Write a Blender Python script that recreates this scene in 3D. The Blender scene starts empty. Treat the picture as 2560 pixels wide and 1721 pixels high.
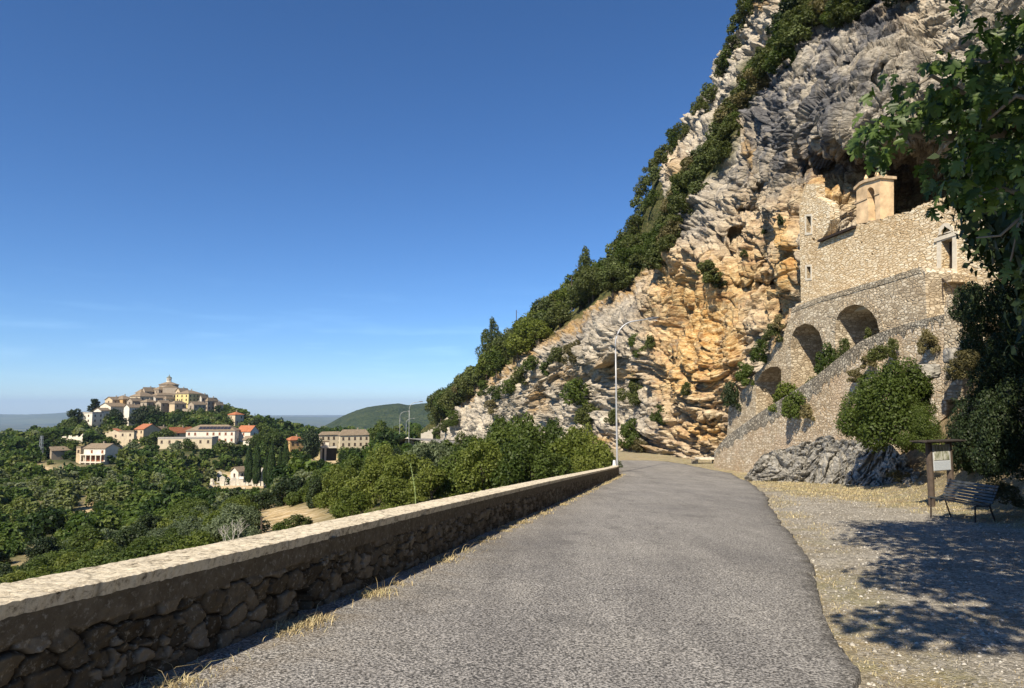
import bpy, math, random
import numpy as np
from mathutils import Vector, Matrix
from mathutils.geometry import tessellate_polygon

S = bpy.context.scene
COL = S.collection
W0, H0, FPX, HORIZ = 2560.0, 1721.0, 1711.0, 1020.0
PITCH = math.atan((HORIZ - H0 / 2) / FPX)
EYE = np.array([0.0, 0.0, 1.6])
# ---------------------------------------------------------------- camera
cam = bpy.data.cameras.new('camera')
cam.sensor_width = 36.0
cam.lens = 36.0 * FPX / W0
cam.clip_start = 0.05
cam.clip_end = 90000.0
camo = bpy.data.objects.new('camera', cam)
COL.objects.link(camo)
camo.location = EYE
camo.rotation_euler = (math.radians(90) + PITCH, 0, 0)
S.camera = camo
# ---------------------------------------------------------------- light
SUN_AZ, SUN_EL = math.radians(208), math.radians(43)   # clockwise from +Y
SUNV = Vector((math.sin(SUN_AZ) * math.cos(SUN_EL), math.cos(SUN_AZ) * math.cos(SUN_EL), math.sin(SUN_EL)))
sl = bpy.data.lights.new('sun', 'SUN')
sl.energy = 4.8
sl.angle = math.radians(0.5)
sl.color = (1.0, 0.89, 0.72)
so = bpy.data.objects.new('sun', sl)
COL.objects.link(so)
so.rotation_euler = SUNV.to_track_quat('Z', 'Y').to_euler()
world = bpy.data.worlds.new('World')
S.world = world
world.use_nodes = True
wt = world.node_tree
sky = wt.nodes.new('ShaderNodeTexSky')
sky.sky_type = 'NISHITA'
sky.sun_disc = False
sky.sun_elevation = SUN_EL
sky.sun_rotation = SUN_AZ
sky.altitude = 400
sky.air_density = 0.8
sky.dust_density = 0.0
sky.ozone_density = 6.0
bg = wt.nodes['Background']
bg.inputs[1].default_value = 0.074
hs = wt.nodes.new('ShaderNodeHueSaturation')
hs.inputs['Saturation'].default_value = 1.1
tn = wt.nodes.new('ShaderNodeMix')
tn.data_type = 'RGBA'
tn.blend_type = 'MULTIPLY'
tn.inputs[0].default_value = 1.0
tn.inputs[7].default_value = (0.96, 1.06, 1.16, 1.0)      # camera white balance
wt.links.new(sky.outputs[0], hs.inputs['Color'])
wt.links.new(hs.outputs[0], tn.inputs[6])
# thin cloud wisps low over the horizon
wtc = wt.nodes.new('ShaderNodeTexCoord')
wmp = wt.nodes.new('ShaderNodeMapping')
wmp.inputs['Scale'].default_value = (5.0, 5.0, 42.0)
wnz = wt.nodes.new('ShaderNodeTexNoise')
wnz.inputs['Scale'].default_value = 1.6
wnz.inputs['Detail'].default_value = 7.0
wsp = wt.nodes.new('ShaderNodeSeparateXYZ')
wr1, wr2 = wt.nodes.new('ShaderNodeValToRGB'), wt.nodes.new('ShaderNodeValToRGB')
wr1.color_ramp.elements[0].position, wr1.color_ramp.elements[1].position = 0.53, 0.75
e = wr2.color_ramp.elements
e[0].position, e[0].color = 0.02, (0, 0, 0, 1)
e[1].position, e[1].color = 0.09, (0.55, 0.55, 0.55, 1)
e = e.new(0.20)
e.color = (0, 0, 0, 1)
wml = wt.nodes.new('ShaderNodeMath')
wml.operation = 'MULTIPLY'
wmx = wt.nodes.new('ShaderNodeMix')
wmx.data_type = 'RGBA'
wmx.blend_type = 'MULTIPLY'
wmx.inputs[7].default_value = (1.55, 1.32, 1.16, 1.0)
for a_, b_ in ((wtc.outputs['Generated'], wmp.inputs[0]), (wmp.outputs[0], wnz.inputs['Vector']), (wnz.outputs['Fac'], wr1.inputs[0]), (wtc.outputs['Generated'], wsp.inputs[0]), (wsp.outputs['Z'], wr2.inputs[0]), (wr1.outputs[0], wml.inputs[0]), (wr2.outputs[0], wml.inputs[1]), (wml.outputs[0], wmx.inputs[0]), (tn.outputs[2], wmx.inputs[6]), (wmx.outputs[2], bg.inputs[0])):
    wt.links.new(a_, b_)
S.view_settings.view_transform = 'Standard'
S.view_settings.look = 'None'
S.view_settings.exposure = 0.72
S.view_settings.gamma = 1.0
S.cycles.max_bounces = 5
S.cycles.diffuse_bounces = 2
S.cycles.glossy_bounces = 2
S.cycles.transmission_bounces = 3
S.cycles.transparent_max_bounces = 6
S.cycles.volume_bounces = 0
S.cycles.use_denoising = True
# ---------------------------------------------------------------- helpers
cp, sp = math.cos(PITCH), math.sin(PITCH)


def ray(px, py):
    a = (np.asarray(px, float) - W0 / 2) / FPX
    b = -(np.asarray(py, float) - H0 / 2) / FPX
    a, b = np.broadcast_arrays(a, b)
    return np.stack([a, cp - b * sp, sp + b * cp], -1)


def P(px, py, d):
    """world point seen at photo pixel px,py and distance d"""
    return EYE + ray(px, py) * np.asarray(d, float)[..., None]


def px_of(p):
    p = np.asarray(p, float) - EYE
    f = p[..., 1] * cp + p[..., 2] * sp
    u = -p[..., 1] * sp + p[..., 2] * cp
    f = np.maximum(f, 1e-3)
    return W0 / 2 + p[..., 0] / f * FPX, H0 / 2 - u / f * FPX


def smooth(a, b, x):
    t = np.clip((x - a) / (b - a), 0, 1)
    return t * t * (3 - 2 * t)


_pr = np.random.RandomState(7)
_perm = np.concatenate([_pr.permutation(256)] * 2)
_g = _pr.normal(size=(256, 3))
_g /= np.linalg.norm(_g, axis=1)[:, None]


def perlin(p):
    i = np.floor(p).astype(np.int64)
    f = p - i
    u = f * f * f * (f * (f * 6 - 15) + 10)
    i &= 255
    out = 0
    for dx in (0, 1):
        wx = u[..., 0] if dx else 1 - u[..., 0]
        hx = _perm[(i[..., 0] + dx) & 255]
        for dy in (0, 1):
            wy = u[..., 1] if dy else 1 - u[..., 1]
            hy = _perm[(hx + i[..., 1] + dy) & 255]
            for dz in (0, 1):
                wz = u[..., 2] if dz else 1 - u[..., 2]
                g = _g[_perm[(hy + i[..., 2] + dz) & 255]]
                out = out + wx * wy * wz * ((f[..., 0] - dx) * g[..., 0] + (f[..., 1] - dy) * g[..., 1] + (f[..., 2] - dz) * g[..., 2])
    return out * 1.5


def fbm(p, o=4, gain=0.5):
    a, s, r = 1.0, 0, 0
    for k in range(o):
        r = r + a * perlin(p * 2.03 ** k + 17.3 * k)
        s += a
        a *= gain
    return r / s


def ridged(p, o=4, gain=0.5):
    a, s, r = 1.0, 0, 0
    for k in range(o):
        r = r + a * (1 - 2 * np.abs(perlin(p * 2.07 ** k + 9.1 * k)))
        s += a
        a *= gain
    return r / s


def facets(p, seed=0):
    """broken planar blocks: a random tilted plane per cell, and the distance to the cell border"""
    i0 = np.floor(p).astype(np.int64)
    b1 = np.full(p.shape[:-1], 9.0)
    b2 = np.full(p.shape[:-1], 9.0)
    val = np.zeros(p.shape[:-1])
    for dx in (-1, 0, 1):
        for dy in (-1, 0, 1):
            for dz in (-1, 0, 1):
                i = i0 + np.array([dx, dy, dz])
                h = _perm[(_perm[(_perm[(i[..., 0] + seed) & 255] + i[..., 1]) & 255] + i[..., 2]) & 255]
                r = p - (i + 0.5 + 0.42 * _g[h])
                d = (r * r).sum(-1)
                k = (h * 7 + 13) & 255
                w = _perm[k] / 255.0 - 0.5 + (r * _g[k]).sum(-1) * 0.9
                n = d < b1
                b2 = np.where(n, b1, np.minimum(b2, d))
                val = np.where(n, w, val)
                b1 = np.where(n, d, b1)
    return val, np.sqrt(b2) - np.sqrt(b1)


def rbf(ctrl, smoothing=0.0):
    c = np.array(ctrl, float)
    x, v = c[:, :2], c[:, 2]
    n = len(x)

    def phi(r2):
        return np.where(r2 > 1e-12, 0.5 * r2 * np.log(np.maximum(r2, 1e-12)), 0)
    K = phi(((x[:, None] - x[None]) ** 2).sum(-1)) + smoothing * np.eye(n)
    A = np.zeros((n + 3, n + 3))
    A[:n, :n] = K
    A[:n, n] = 1
    A[:n, n + 1:] = x
    A[n, :n] = 1
    A[n + 1:, :n] = x.T
    w = np.linalg.solve(A, np.concatenate([v, np.zeros(3)]))

    def f(a, b):
        a, b = np.broadcast_arrays(np.asarray(a, float), np.asarray(b, float))
        sh = a.shape
        q = np.stack([a.ravel(), b.ravel()], -1)
        out = np.empty(len(q))
        for i in range(0, len(q), 40000):
            s = q[i:i + 40000]
            out[i:i + 40000] = phi(((s[:, None] - x[None]) ** 2).sum(-1)) @ w[:n] + w[n] + s @ w[n + 1:]
        return out.reshape(sh)
    return f


def mesh_np(name, v, faces, sm=False):
    """faces: (M,k) array, or a list of index tuples"""
    me = bpy.data.meshes.new(name)
    v = np.asarray(v, np.float32)
    if isinstance(faces, np.ndarray):
        m, k = faces.shape
        me.vertices.add(len(v))
        me.vertices.foreach_set('co', v.ravel())
        me.loops.add(m * k)
        me.loops.foreach_set('vertex_index', faces.astype(np.int32).ravel())
        me.polygons.add(m)
        me.polygons.foreach_set('loop_start', np.arange(0, m * k, k, dtype=np.int32))
        me.update(calc_edges=True)
    else:
        me.from_pydata([tuple(map(float, p)) for p in v], [], [tuple(map(int, f)) for f in faces])
        me.update()
    if sm:
        me.polygons.foreach_set('use_smooth', np.ones(len(me.polygons), bool))
    return me


def link(name, me, mat=None, parent=None, loc=None):
    o = bpy.data.objects.new(name, me)
    COL.objects.link(o)
    if mat is not None and len(me.materials) == 0:
        for m in (mat if isinstance(mat, (list, tuple)) else [mat]):
            me.materials.append(m)
    if parent is not None:
        o.parent = parent
    if loc is not None:
        o.location = [float(q) for q in loc]
    return o


def tag(o, label=None, cat=None, group=None, kind=None):
    for k, v in (('label', label), ('category', cat), ('group', group), ('kind', kind)):
        if v:
            o[k] = v
    return o


def empty(name, loc=(0, 0, 0), rz=0, label=None, cat=None, group=None):
    o = bpy.data.objects.new(name, None)
    COL.objects.link(o)
    o.location = [float(q) for q in loc]
    o.rotation_euler = (0, 0, rz)
    o.empty_display_size = 0.2
    return tag(o, label, cat, group)


def attr(me, name, vals):
    a = me.attributes.new(name, 'FLOAT', 'POINT')
    a.data.foreach_set('value', np.asarray(vals, np.float32).ravel())


def grid_faces(nu, nv):
    i = np.arange(nv - 1)[:, None] * nu + np.arange(nu - 1)[None]
    i = i.ravel()
    return np.stack([i, i + 1, i + nu + 1, i + nu], -1)


class MB:
    """collects simple solids into one mesh"""

    def __init__(s):
        s.v, s.f = [], []

    def add(s, v, f):
        b = len(s.v)
        s.v += [tuple(map(float, q)) for q in v]
        s.f += [tuple(b + i for i in q) for q in f]
        return s

    def box(s, c, d, rz=0.0, tilt=None):
        M = Matrix.Rotation(rz, 3, 'Z')
        if tilt:
            M = M @ tilt
        v = [Vector(c) + M @ Vector((x * d[0] / 2, y * d[1] / 2, z * d[2] / 2)) for z in (-1, 1) for y in (-1, 1) for x in (-1, 1)]
        return s.add(v, [(0, 2, 3, 1), (4, 5, 7, 6), (0, 1, 5, 4), (2, 6, 7, 3), (0, 4, 6, 2), (1, 3, 7, 5)])

    def tube(s, pts, rad, n=8):
        pts = [Vector(p) for p in pts]
        rad = rad if isinstance(rad, (list, tuple)) else [rad] * len(pts)
        rings = []
        for i, p in enumerate(pts):
            t = (pts[min(i + 1, len(pts) - 1)] - pts[max(i - 1, 0)]).normalized()
            a = t.cross(Vector((0, 0, 1)) if abs(t.z) < .9 else Vector((1, 0, 0))).normalized()
            b = t.cross(a)
            rings += [p + (a * math.cos(2 * math.pi * k / n) + b * math.sin(2 * math.pi * k / n)) * rad[i] for k in range(n)]
        f = [(i * n + k, i * n + (k + 1) % n, (i + 1) * n + (k + 1) % n, (i + 1) * n + k) for i in range(len(pts) - 1) for k in range(n)]
        f += [tuple(range(n - 1, -1, -1)), tuple((len(pts) - 1) * n + k for k in range(n))]
        return s.add(rings, f)

    def lathe(s, c, prof, n=12, ph=0.0):
        v = [(c[0] + r * math.cos(ph + 2 * math.pi * k / n), c[1] + r * math.sin(ph + 2 * math.pi * k / n), c[2] + z) for r, z in prof for k in range(n)]
        m = len(prof)
        f = [(i * n + k, i * n + (k + 1) % n, (i + 1) * n + (k + 1) % n, (i + 1) * n + k) for i in range(m - 1) for k in range(n)]
        f += [tuple(range(n - 1, -1, -1)), tuple((m - 1) * n + k for k in range(n))]
        return s.add(v, f)

    def prism(s, loops, thick, base=0.0):
        """loops: outer loop then holes, in (x,z); extruded along y from base to base+thick"""
        tri = tessellate_polygon([[Vector((x, z, 0)) for x, z in lp] for lp in loops])
        flat = [q for lp in loops for q in lp]
        n = len(flat)
        v = [(x, base, z) for x, z in flat] + [(x, base + thick, z) for x, z in flat]
        f = [tuple(t) for t in tri] + [tuple(n + i for i in reversed(t)) for t in tri]
        b = 0
        for lp in loops:
            m = len(lp)
            f += [(b + i, b + (i + 1) % m, n + b + (i + 1) % m, n + b + i) for i in range(m)]
            b += m
        return s.add(v, f)

    def mesh(s, name):
        me = mesh_np(name, s.v, s.f)
        import bmesh
        bm = bmesh.new()
        bm.from_mesh(me)
        bmesh.ops.recalc_face_normals(bm, faces=bm.faces)
        bm.to_mesh(me)
        bm.free()
        return me

    def build(s, name, mat, parent=None, loc=None, sm=False):
        me = s.mesh(name)
        if sm:
            me.polygons.foreach_set('use_smooth', np.ones(len(me.polygons), bool))
        return link(name, me, mat, parent, loc)


# ---------------------------------------------------------------- materials
class Mat:
    def __init__(s, name, rough=0.9, spec=0.25):
        s.m = bpy.data.materials.new(name)
        s.m.use_nodes = True
        s.t = s.m.node_tree
        s.b = s.t.nodes['Principled BSDF']
        s.b.inputs['Roughness'].default_value = rough
        s.b.inputs['Specular IOR Level'].default_value = spec
        s.tc = s.t.nodes.new('ShaderNodeTexCoord')

    def put(s, sock, v):
        if isinstance(v, bpy.types.NodeSocket):
            s.t.links.new(v, sock)
        elif isinstance(v, (tuple, list)):
            sock.default_value = (*v, 1.0) if len(v) == 3 and len(sock.default_value) == 4 else v
        else:
            sock.default_value = v

    def vec(s, scale=(1, 1, 1), rot=(0, 0, 0), src='Object', warp=0.0, wscale=1.0):
        mp = s.t.nodes.new('ShaderNodeMapping')
        mp.inputs['Scale'].default_value = scale
        mp.inputs['Rotation'].default_value = rot
        v = s.tc.outputs[src]
        if warp:
            nz = s.t.nodes.new('ShaderNodeTexNoise')
            nz.inputs['Scale'].default_value = wscale
            s.put(nz.inputs['Vector'], v)
            q = s.t.nodes.new('ShaderNodeVectorMath')
            q.operation = 'MULTIPLY_ADD'
            s.put(q.inputs[0], nz.outputs['Color'])
            q.inputs[1].default_value = (warp, warp, warp)
            s.put(q.inputs[2], v)
            v = q.outputs[0]
        s.put(mp.inputs['Vector'], v)
        return mp.outputs[0]

    def noise(s, scale, vec=None, detail=4, rough=0.6):
        n = s.t.nodes.new('ShaderNodeTexNoise')
        n.inputs['Scale'].default_value = scale
        n.inputs['Detail'].default_value = detail
        n.inputs['Roughness'].default_value = rough
        s.put(n.inputs['Vector'], vec if vec is not None else s.tc.outputs['Object'])
        return n.outputs['Fac']

    def voro(s, scale, vec=None, feature='F1', out='Distance', rnd=1.0):
        n = s.t.nodes.new('ShaderNodeTexVoronoi')
        n.feature = feature
        n.inputs['Scale'].default_value = scale
        n.inputs['Randomness'].default_value = rnd
        s.put(n.inputs['Vector'], vec if vec is not None else s.tc.outputs['Object'])
        return n.outputs[out]

    def ramp(s, fac, stops, interp='LINEAR'):
        r = s.t.nodes.new('ShaderNodeValToRGB')
        r.color_ramp.interpolation = interp
        e = r.color_ramp.elements
        while len(e) < len(stops):
            e.new(0.5)
        for el, (p, c) in zip(e, stops):
            el.position = p
            el.color = (*c, 1) if isinstance(c, (tuple, list)) else (c, c, c, 1)
        s.put(r.inputs[0], fac)
        return r.outputs[0]

    def mix(s, fac, a, b, mode='MIX'):
        n = s.t.nodes.new('ShaderNodeMix')
        n.data_type = 'RGBA'
        n.blend_type = mode
        s.put(n.inputs[0], fac)
        s.put(n.inputs[6], a)
        s.put(n.inputs[7], b)
        return n.outputs[2]

    def math(s, op, a, b=0.0, clamp=False):
        n = s.t.nodes.new('ShaderNodeMath')
        n.operation = op
        n.use_clamp = clamp
        s.put(n.inputs[0], a)
        s.put(n.inputs[1], b)
        return n.outputs[0]

    def attr(s, name):
        n = s.t.nodes.new('ShaderNodeAttribute')
        n.attribute_name = name
        return n.outputs['Fac']

    def objrnd(s):
        return s.t.nodes.new('ShaderNodeObjectInfo').outputs['Random']

    def bump(s, h, dist, strength=1.0, prev=None):
        n = s.t.nodes.new('ShaderNodeBump')
        n.inputs['Distance'].default_value = dist
        n.inputs['Strength'].default_value = strength
        s.put(n.inputs['Height'], h)
        if prev is not None:
            s.put(n.inputs['Normal'], prev)
        return n.outputs[0]

    def done(s, color, normal=None):
        s.put(s.b.inputs['Base Color'], color)
        if normal is not None:
            s.put(s.b.inputs['Normal'], normal)
        return s.m


def plain(name, c, rough=0.7, var=0.25, scale=3.0, metal=0.0, spec=0.3):
    m = Mat(name, rough, spec)
    m.b.inputs['Metallic'].default_value = metal
    n = m.noise(scale, detail=5)
    return m.done(m.ramp(n, [(0.3, tuple(q * (1 - var) for q in c)), (0.7, tuple(min(1, q * (1 + var)) for q in c))]), m.bump(n, 0.01, 0.3))


def foliage(name, lo, hi, stops=None, transl=0.3, vertex=False, nscale=0.6):
    m = Mat(name, 0.55, 0.25)
    r = m.attr('tint') if vertex else m.objrnd()
    n = m.noise(nscale, detail=3)
    lr = m.attr('leaf')
    f = m.math('ADD', m.math('MULTIPLY', r, 0.45), m.math('MULTIPLY', n, 0.35))
    f = m.math('ADD', f, m.math('MULTIPLY', lr, 0.30))
    c = m.ramp(f, [(0.15, lo), (0.55, tuple((a + b) / 2 for a, b in zip(lo, hi))), (0.95, hi)])
    if stops:
        c = m.ramp(m.math('ADD', m.math('MULTIPLY', r, 0.8), m.math('MULTIPLY', lr, 0.2)), stops)
    m.put(m.b.inputs['Base Color'], c)
    tr = m.t.nodes.new('ShaderNodeBsdfTranslucent')
    m.put(tr.inputs[0], m.mix(1.0, c, (1.3, 1.35, 0.6), 'MULTIPLY'))
    mx = m.t.nodes.new('ShaderNodeMixShader')
    mx.inputs[0].default_value = transl
    m.t.links.new(m.b.outputs[0], mx.inputs[1])
    m.t.links.new(tr.outputs[0], mx.inputs[2])
    m.t.links.new(mx.outputs[0], m.t.nodes['Material Output'].inputs[0])
    return m.m


def masonry(name, c1, c2, c3, sx=2.2, sz=4.0, mortar=(0.30, 0.24, 0.17), bump=0.05, grime=None, plaster=None):
    """rubble stonework in courses: local x along the wall, z up"""
    m = Mat(name, 0.92, 0.15)
    v = m.vec((sx, sx, sz), warp=0.12, wscale=1.6)
    d = m.voro(1.0, v, 'DISTANCE_TO_EDGE')
    cc = m.voro(1.0, v, 'F1', 'Color')
    n = m.noise(9.0, detail=6, rough=0.7)
    big = m.noise(0.35, detail=4)
    sep = m.t.nodes.new('ShaderNodeSeparateColor')
    m.put(sep.inputs[0], cc)
    stone = m.ramp(m.math('ADD', m.math('MULTIPLY', sep.outputs[0], 0.45), m.math('MULTIPLY', n, 0.55)), [(0.2, c1), (0.5, c2), (0.8, c3)])
    edge = m.ramp(d, [(0.02, 0.0), (0.12, 1.0)])
    col = m.mix(edge, mortar, stone)
    if plaster:
        pm = m.ramp(m.noise(0.5, detail=6, rough=0.7), [(0.48, 0.0), (0.62, 0.85)])
        col = m.mix(pm, col, plaster)
    if grime:
        g = m.math('MULTIPLY', m.attr('grime'), m.ramp(m.noise(2.5, detail=6, rough=0.75), [(0.25, 0.25), (0.6, 1.0)]))
        col = m.mix(g, col, grime)
    col = m.mix(0.6, col, m.ramp(big, [(0.35, (0.80, 0.70, 0.58)), (0.6, (1.0, 1.0, 1.0))]), 'MULTIPLY')
    h = m.math('ADD', m.math('MULTIPLY', edge, 0.8), m.math('MULTIPLY', n, 0.5))
    return m.done(col, m.bump(h, bump, 1.0))
# ================================================================ ground, road
def gz(x, y):
    s = 0.207 * np.asarray(x, float) + 0.978 * np.asarray(y, float)
    near = -0.0637 * np.minimum(s, 46)
    far = -0.6 * (1 - np.exp(-np.maximum(s - 46, 0) * 0.0637 / 0.6))
    return near + far


def ghit(px, py):
    r = ray(px, py)
    lo, hi = 1.0, 140.0
    for _ in range(50):
        m = (lo + hi) / 2
        q = EYE + r * m
        if q[2] > gz(q[0], q[1]):
            lo = m
        else:
            hi = m
    return EYE + r * lo


wall_px = [(600, 1601), (814, 1511), (1029, 1419), (1243, 1319), (1371, 1267), (1547, 1186)]
wall_pts = [ghit(*q) for q in wall_px]
_d0 = wall_pts[0] - wall_pts[1]
wall_pts = [wall_pts[0] + _d0 * 1.6] + wall_pts
WY = np.array([q[1] for q in wall_pts])
WX = np.array([q[0] for q in wall_pts])
_tops = []
for q in wall_pts[1:]:
    ux, uy = px_of(q)
    yt = 1515 - 0.2285 * ux if ux < 860 else 1318 - 0.2234 * (ux - 860)
    dd = (q[1] * cp + (q[2] - 1.6) * sp)
    _tops.append(P(ux, yt, dd)[2] - q[2])
WHT = np.array([_tops[0]] + _tops)
print('wall pts', [tuple(np.round(q, 2)) for q in wall_pts], 'h', np.round(WHT, 2))

edge_px = [(2200, 1800), (2117, 1709), (2142, 1670), (2093, 1623), (2080, 1602), (2050, 1555), (2042, 1516), (2034, 1474), (2025, 1426), (2008, 1379), (1969, 1328), (1922, 1272), (1909, 1234), (1871, 1204), (1828, 1183), (1704, 1159)]
edge_pts = [ghit(*q) for q in edge_px]
EY = np.array([-8.0, 0.5] + [q[1] for q in edge_pts] + [72, 90, 112, 160, 205, 250])
EX = np.array([0.9, 1.6] + [q[0] for q in edge_pts] + [13.3, 7.0, 2.0, -8, -22, -38])
_i = np.argsort(EY)
EY, EX = EY[_i], EX[_i]
LY = np.concatenate([WY, [54, 60, 68, 85, 108, 155, 200, 245]])
LX = np.concatenate([WX - 0.1, [8.4, 8.0, 6.0, 0.5, -4, -14, -28, -44]])
_i = np.argsort(LY)
LY, LX = LY[_i], LX[_i]


def road_z(x, y):
    far = np.interp(y, [66, 118, 160, 215, 260], [-3.5, -5.3, -6.6, -7.9, -12.0])
    return np.where(y < 66, gz(x, y), far)


ys = np.concatenate([np.arange(-4, 14, 0.045), 14 * (250 / 14.0) ** np.linspace(0, 1, 420)])
xl = np.interp(ys, LY, LX)
xr = np.interp(ys, EY, EX)
n0 = np.stack([xr, ys, 0 * ys], -1)
xr = xr + np.clip(ys / 12, 0.6, 2) * (0.10 * fbm(n0 / 0.7, 5, 0.7) + 0.07 * perlin(n0 / 2.7)) + 0.05 * ridged(n0 / 0.3, 3) - 0.09 * smooth(.25, .6, perlin(n0 / .55 + 9))
NU = 40
u = np.linspace(0, 1, NU)
X = xl[:, None] + (xr - xl)[:, None] * u[None]
Y = np.repeat(ys[:, None], NU, 1)
Z = road_z(X, Y)
pp = np.stack([X, Y, 0 * X], -1)
Z = Z + 0.012 * fbm(pp / 1.5, 3) - 0.03 * smooth(0.95, 1.0, u)[None] * (0.5 + 0.5 * perlin(pp / 0.8))
X = np.concatenate([X, X[:, -1:] + 0.015, X[:, -1:] + 0.02], 1)
Y = np.concatenate([Y, Y[:, -1:], Y[:, -1:]], 1)
Z = np.concatenate([Z, Z[:, -1:] - 0.03, Z[:, -1:] - 0.25], 1)
me = mesh_np('road', np.stack([X, Y, Z], -1).reshape(-1, 3), grid_faces(NU + 2, len(ys)), True)
edge_d = np.abs(np.concatenate([u, [1, 1]])[None] - 1) * (xr - xl)[:, None]
attr(me, 'edge', np.exp(-edge_d / 0.35))
attr(me, 'edgel', np.exp(-(np.concatenate([u, [1, 1]])[None] * (xr - xl)[:, None]) / 0.5))
m = Mat('asphalt', 0.85, 0.25)
sp1 = m.noise(46, detail=3, rough=0.6)
sp2 = m.voro(70, feature='F1')
patch = m.noise(0.45, detail=5, rough=0.6)
streak = m.noise(1.0, m.vec((1.6, 0.22, 1), rot=(0, 0, 0.2)), 4)
base = m.ramp(sp1, [(0.37, (0.06, 0.058, 0.054)), (0.49, (0.235, 0.226, 0.209)), (0.61, (0.56, 0.535, 0.49))])
col = m.mix(0.65, base, m.ramp(patch, [(0.3, (0.62, 0.62, 0.64)), (0.65, (1, 0.99, 0.97))]), 'MULTIPLY')
col = m.mix(0.5, col, m.ramp(streak, [(0.35, (0.68, 0.68, 0.69)), (0.6, (1, 1, 1))]), 'MULTIPLY')
ed = m.math('MULTIPLY', m.attr('edge'), m.ramp(m.noise(6, detail=4), [(0.35, 0.2), (0.6, 1.0)]))
col = m.mix(m.math('MULTIPLY', ed, 0.6), col, (0.045, 0.042, 0.038))
el = m.math('MULTIPLY', m.attr('edgel'), m.ramp(m.noise(3, detail=6, rough=0.7), [(0.42, 0.0), (0.6, 1.0)]))
col = m.mix(m.math('MULTIPLY', el, 0.9), col, (0.20, 0.15, 0.085))
cr = m.voro(0.55, m.vec((1, 1, 1), warp=0.8, wscale=1.3), 'DISTANCE_TO_EDGE')
trk = m.noise(1.0, m.vec((0.75, 0.10, 1), rot=(0, 0, 0.24), warp=0.3, wscale=0.3), 3)
col = m.mix(0.55, col, m.ramp(trk, [(0.36, (0.72, 0.72, 0.73)), (0.5, (0.96, 0.96, 0.96)), (0.62, (1.0, 1.0, 1.0))]), 'MULTIPLY')
pt = m.ramp(m.noise(0.8, m.vec(warp=0.6, wscale=2.0), 5, 0.65), [(0.60, 0.0), (0.63, 0.55)])
col = m.mix(pt, col, m.mix(0.5, col, (0.06, 0.058, 0.055)))
crm = m.math('MULTIPLY', m.ramp(cr, [(0.0, 1.0), (0.016, 0.0)]), m.ramp(m.noise(0.35, detail=2), [(0.50, 0.0), (0.58, 0.4)]))
col = m.mix(crm, col, (0.03, 0.03, 0.028))
h = m.math('ADD', sp1, m.math('MULTIPLY', sp2, 0.6))
ASPH = m.done(col, m.bump(h, 0.012, 0.9))
tag(link('road', me, ASPH), kind='structure')

# gravel and grass verge on the right, one sheet under the road and up the bank
yg = np.concatenate([np.arange(-6, 14, 0.07), 14 * (90 / 14.0) ** np.linspace(0, 1, 330)])
ug = np.linspace(0, 1, 330) ** 1.6
xl = np.interp(yg, LY, LX) + 0.05
X = xl[:, None] + 52 * ug[None]
Y = np.repeat(yg[:, None], len(ug), 1)


def bank(x, y):
    q = 0.978 * x - 0.207 * y
    q0 = np.interp(y, [0, 14, 20, 25, 30, 36, 44, 60], [8.5, 9.6, 10.2, 10.9, 11.8, 11.9, 12.2, 13.5])
    sl = np.interp(y, [0, 18, 28, 34], [0.8, 0.9, 1.7, 1.9])
    t = (q - q0) / 0.8
    return sl * 0.8 * np.log1p(np.exp(np.clip(t, -30, 30)))


def ground_z(x, y):
    x, y = np.asarray(x, float), np.asarray(y, float)
    return gz(x, y) - 0.05 + np.minimum(bank(x, y), 9)


_p = np.stack([X, Y, 0 * X], -1)
b = bank(X, Y)
Z = ground_z(X, Y) + 0.03 * fbm(_p / 0.9, 3) * (1 + 0.0 * b) + np.minimum(b, 1) * 0.5 * fbm(_p / 2.2, 4)
xe = np.interp(yg, EY, EX)[:, None]
Z -= 0.03 * smooth(1.2, 0.3, X - xe) + 0.04 * (X < xe - 0.5)
gpx, gpy = px_of(np.stack([X, Y, Z], -1))
yb = np.interp(gpx, [1500, 1700, 1850, 2000, 2150, 2300, 2560, 3000], [1160, 1185, 1212, 1240, 1258, 1278, 1325, 1400])
grass = smooth(-12, 14, yb - gpy + 14 * fbm(_p / 1.6, 3)) * (Y > 6)
dist_e = X - xe
strip = smooth(1.2, 0.1, np.abs(dist_e - 0.25)) * smooth(-0.3, 0.3, perlin(_p / 2.6) + .5 * perlin(_p / .5)) * (Y < 30)
low = smooth(9, 5.5, Y) * smooth(-0.1, 0.5, fbm(_p / 1.1, 3) + 0.15)
grass = np.clip(grass + 0.6 * strip + 0.5 * low, 0, 1)
me = mesh_np('gravel_ground', np.stack([X, Y, Z], -1).reshape(-1, 3), grid_faces(len(ug), len(yg)), True)
attr(me, 'grass', grass)
attr(me, 'slope', np.minimum(b, 1))
GRASSMAP = (X, Y, Z, grass)
m = Mat('gravel', 0.95, 0.1)
v1 = m.voro(26, m.vec(warp=0.05, wscale=8), 'F1', 'Color')
v1d = m.voro(26, m.vec(warp=0.05, wscale=8), 'DISTANCE_TO_EDGE')
v2 = m.noise(45, detail=4, rough=0.7)
sepc = m.t.nodes.new('ShaderNodeSeparateColor')
m.put(sepc.inputs[0], v1)
grav = m.ramp(m.math('ADD', m.math('MULTIPLY', sepc.outputs[0], 0.5), m.math('MULTIPLY', v2, 0.55)), [(0.2, (0.15, 0.137, 0.115)), (0.5, (0.38, 0.35, 0.295)), (0.72, (0.54, 0.50, 0.425)), (0.95, (0.66, 0.62, 0.54))])
fine = m.ramp(m.noise(1.1, detail=5), [(0.35, (0.62, 0.60, 0.56)), (0.65, (1, 1, 1))])
grav = m.mix(0.8, grav, fine, 'MULTIPLY')
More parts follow.
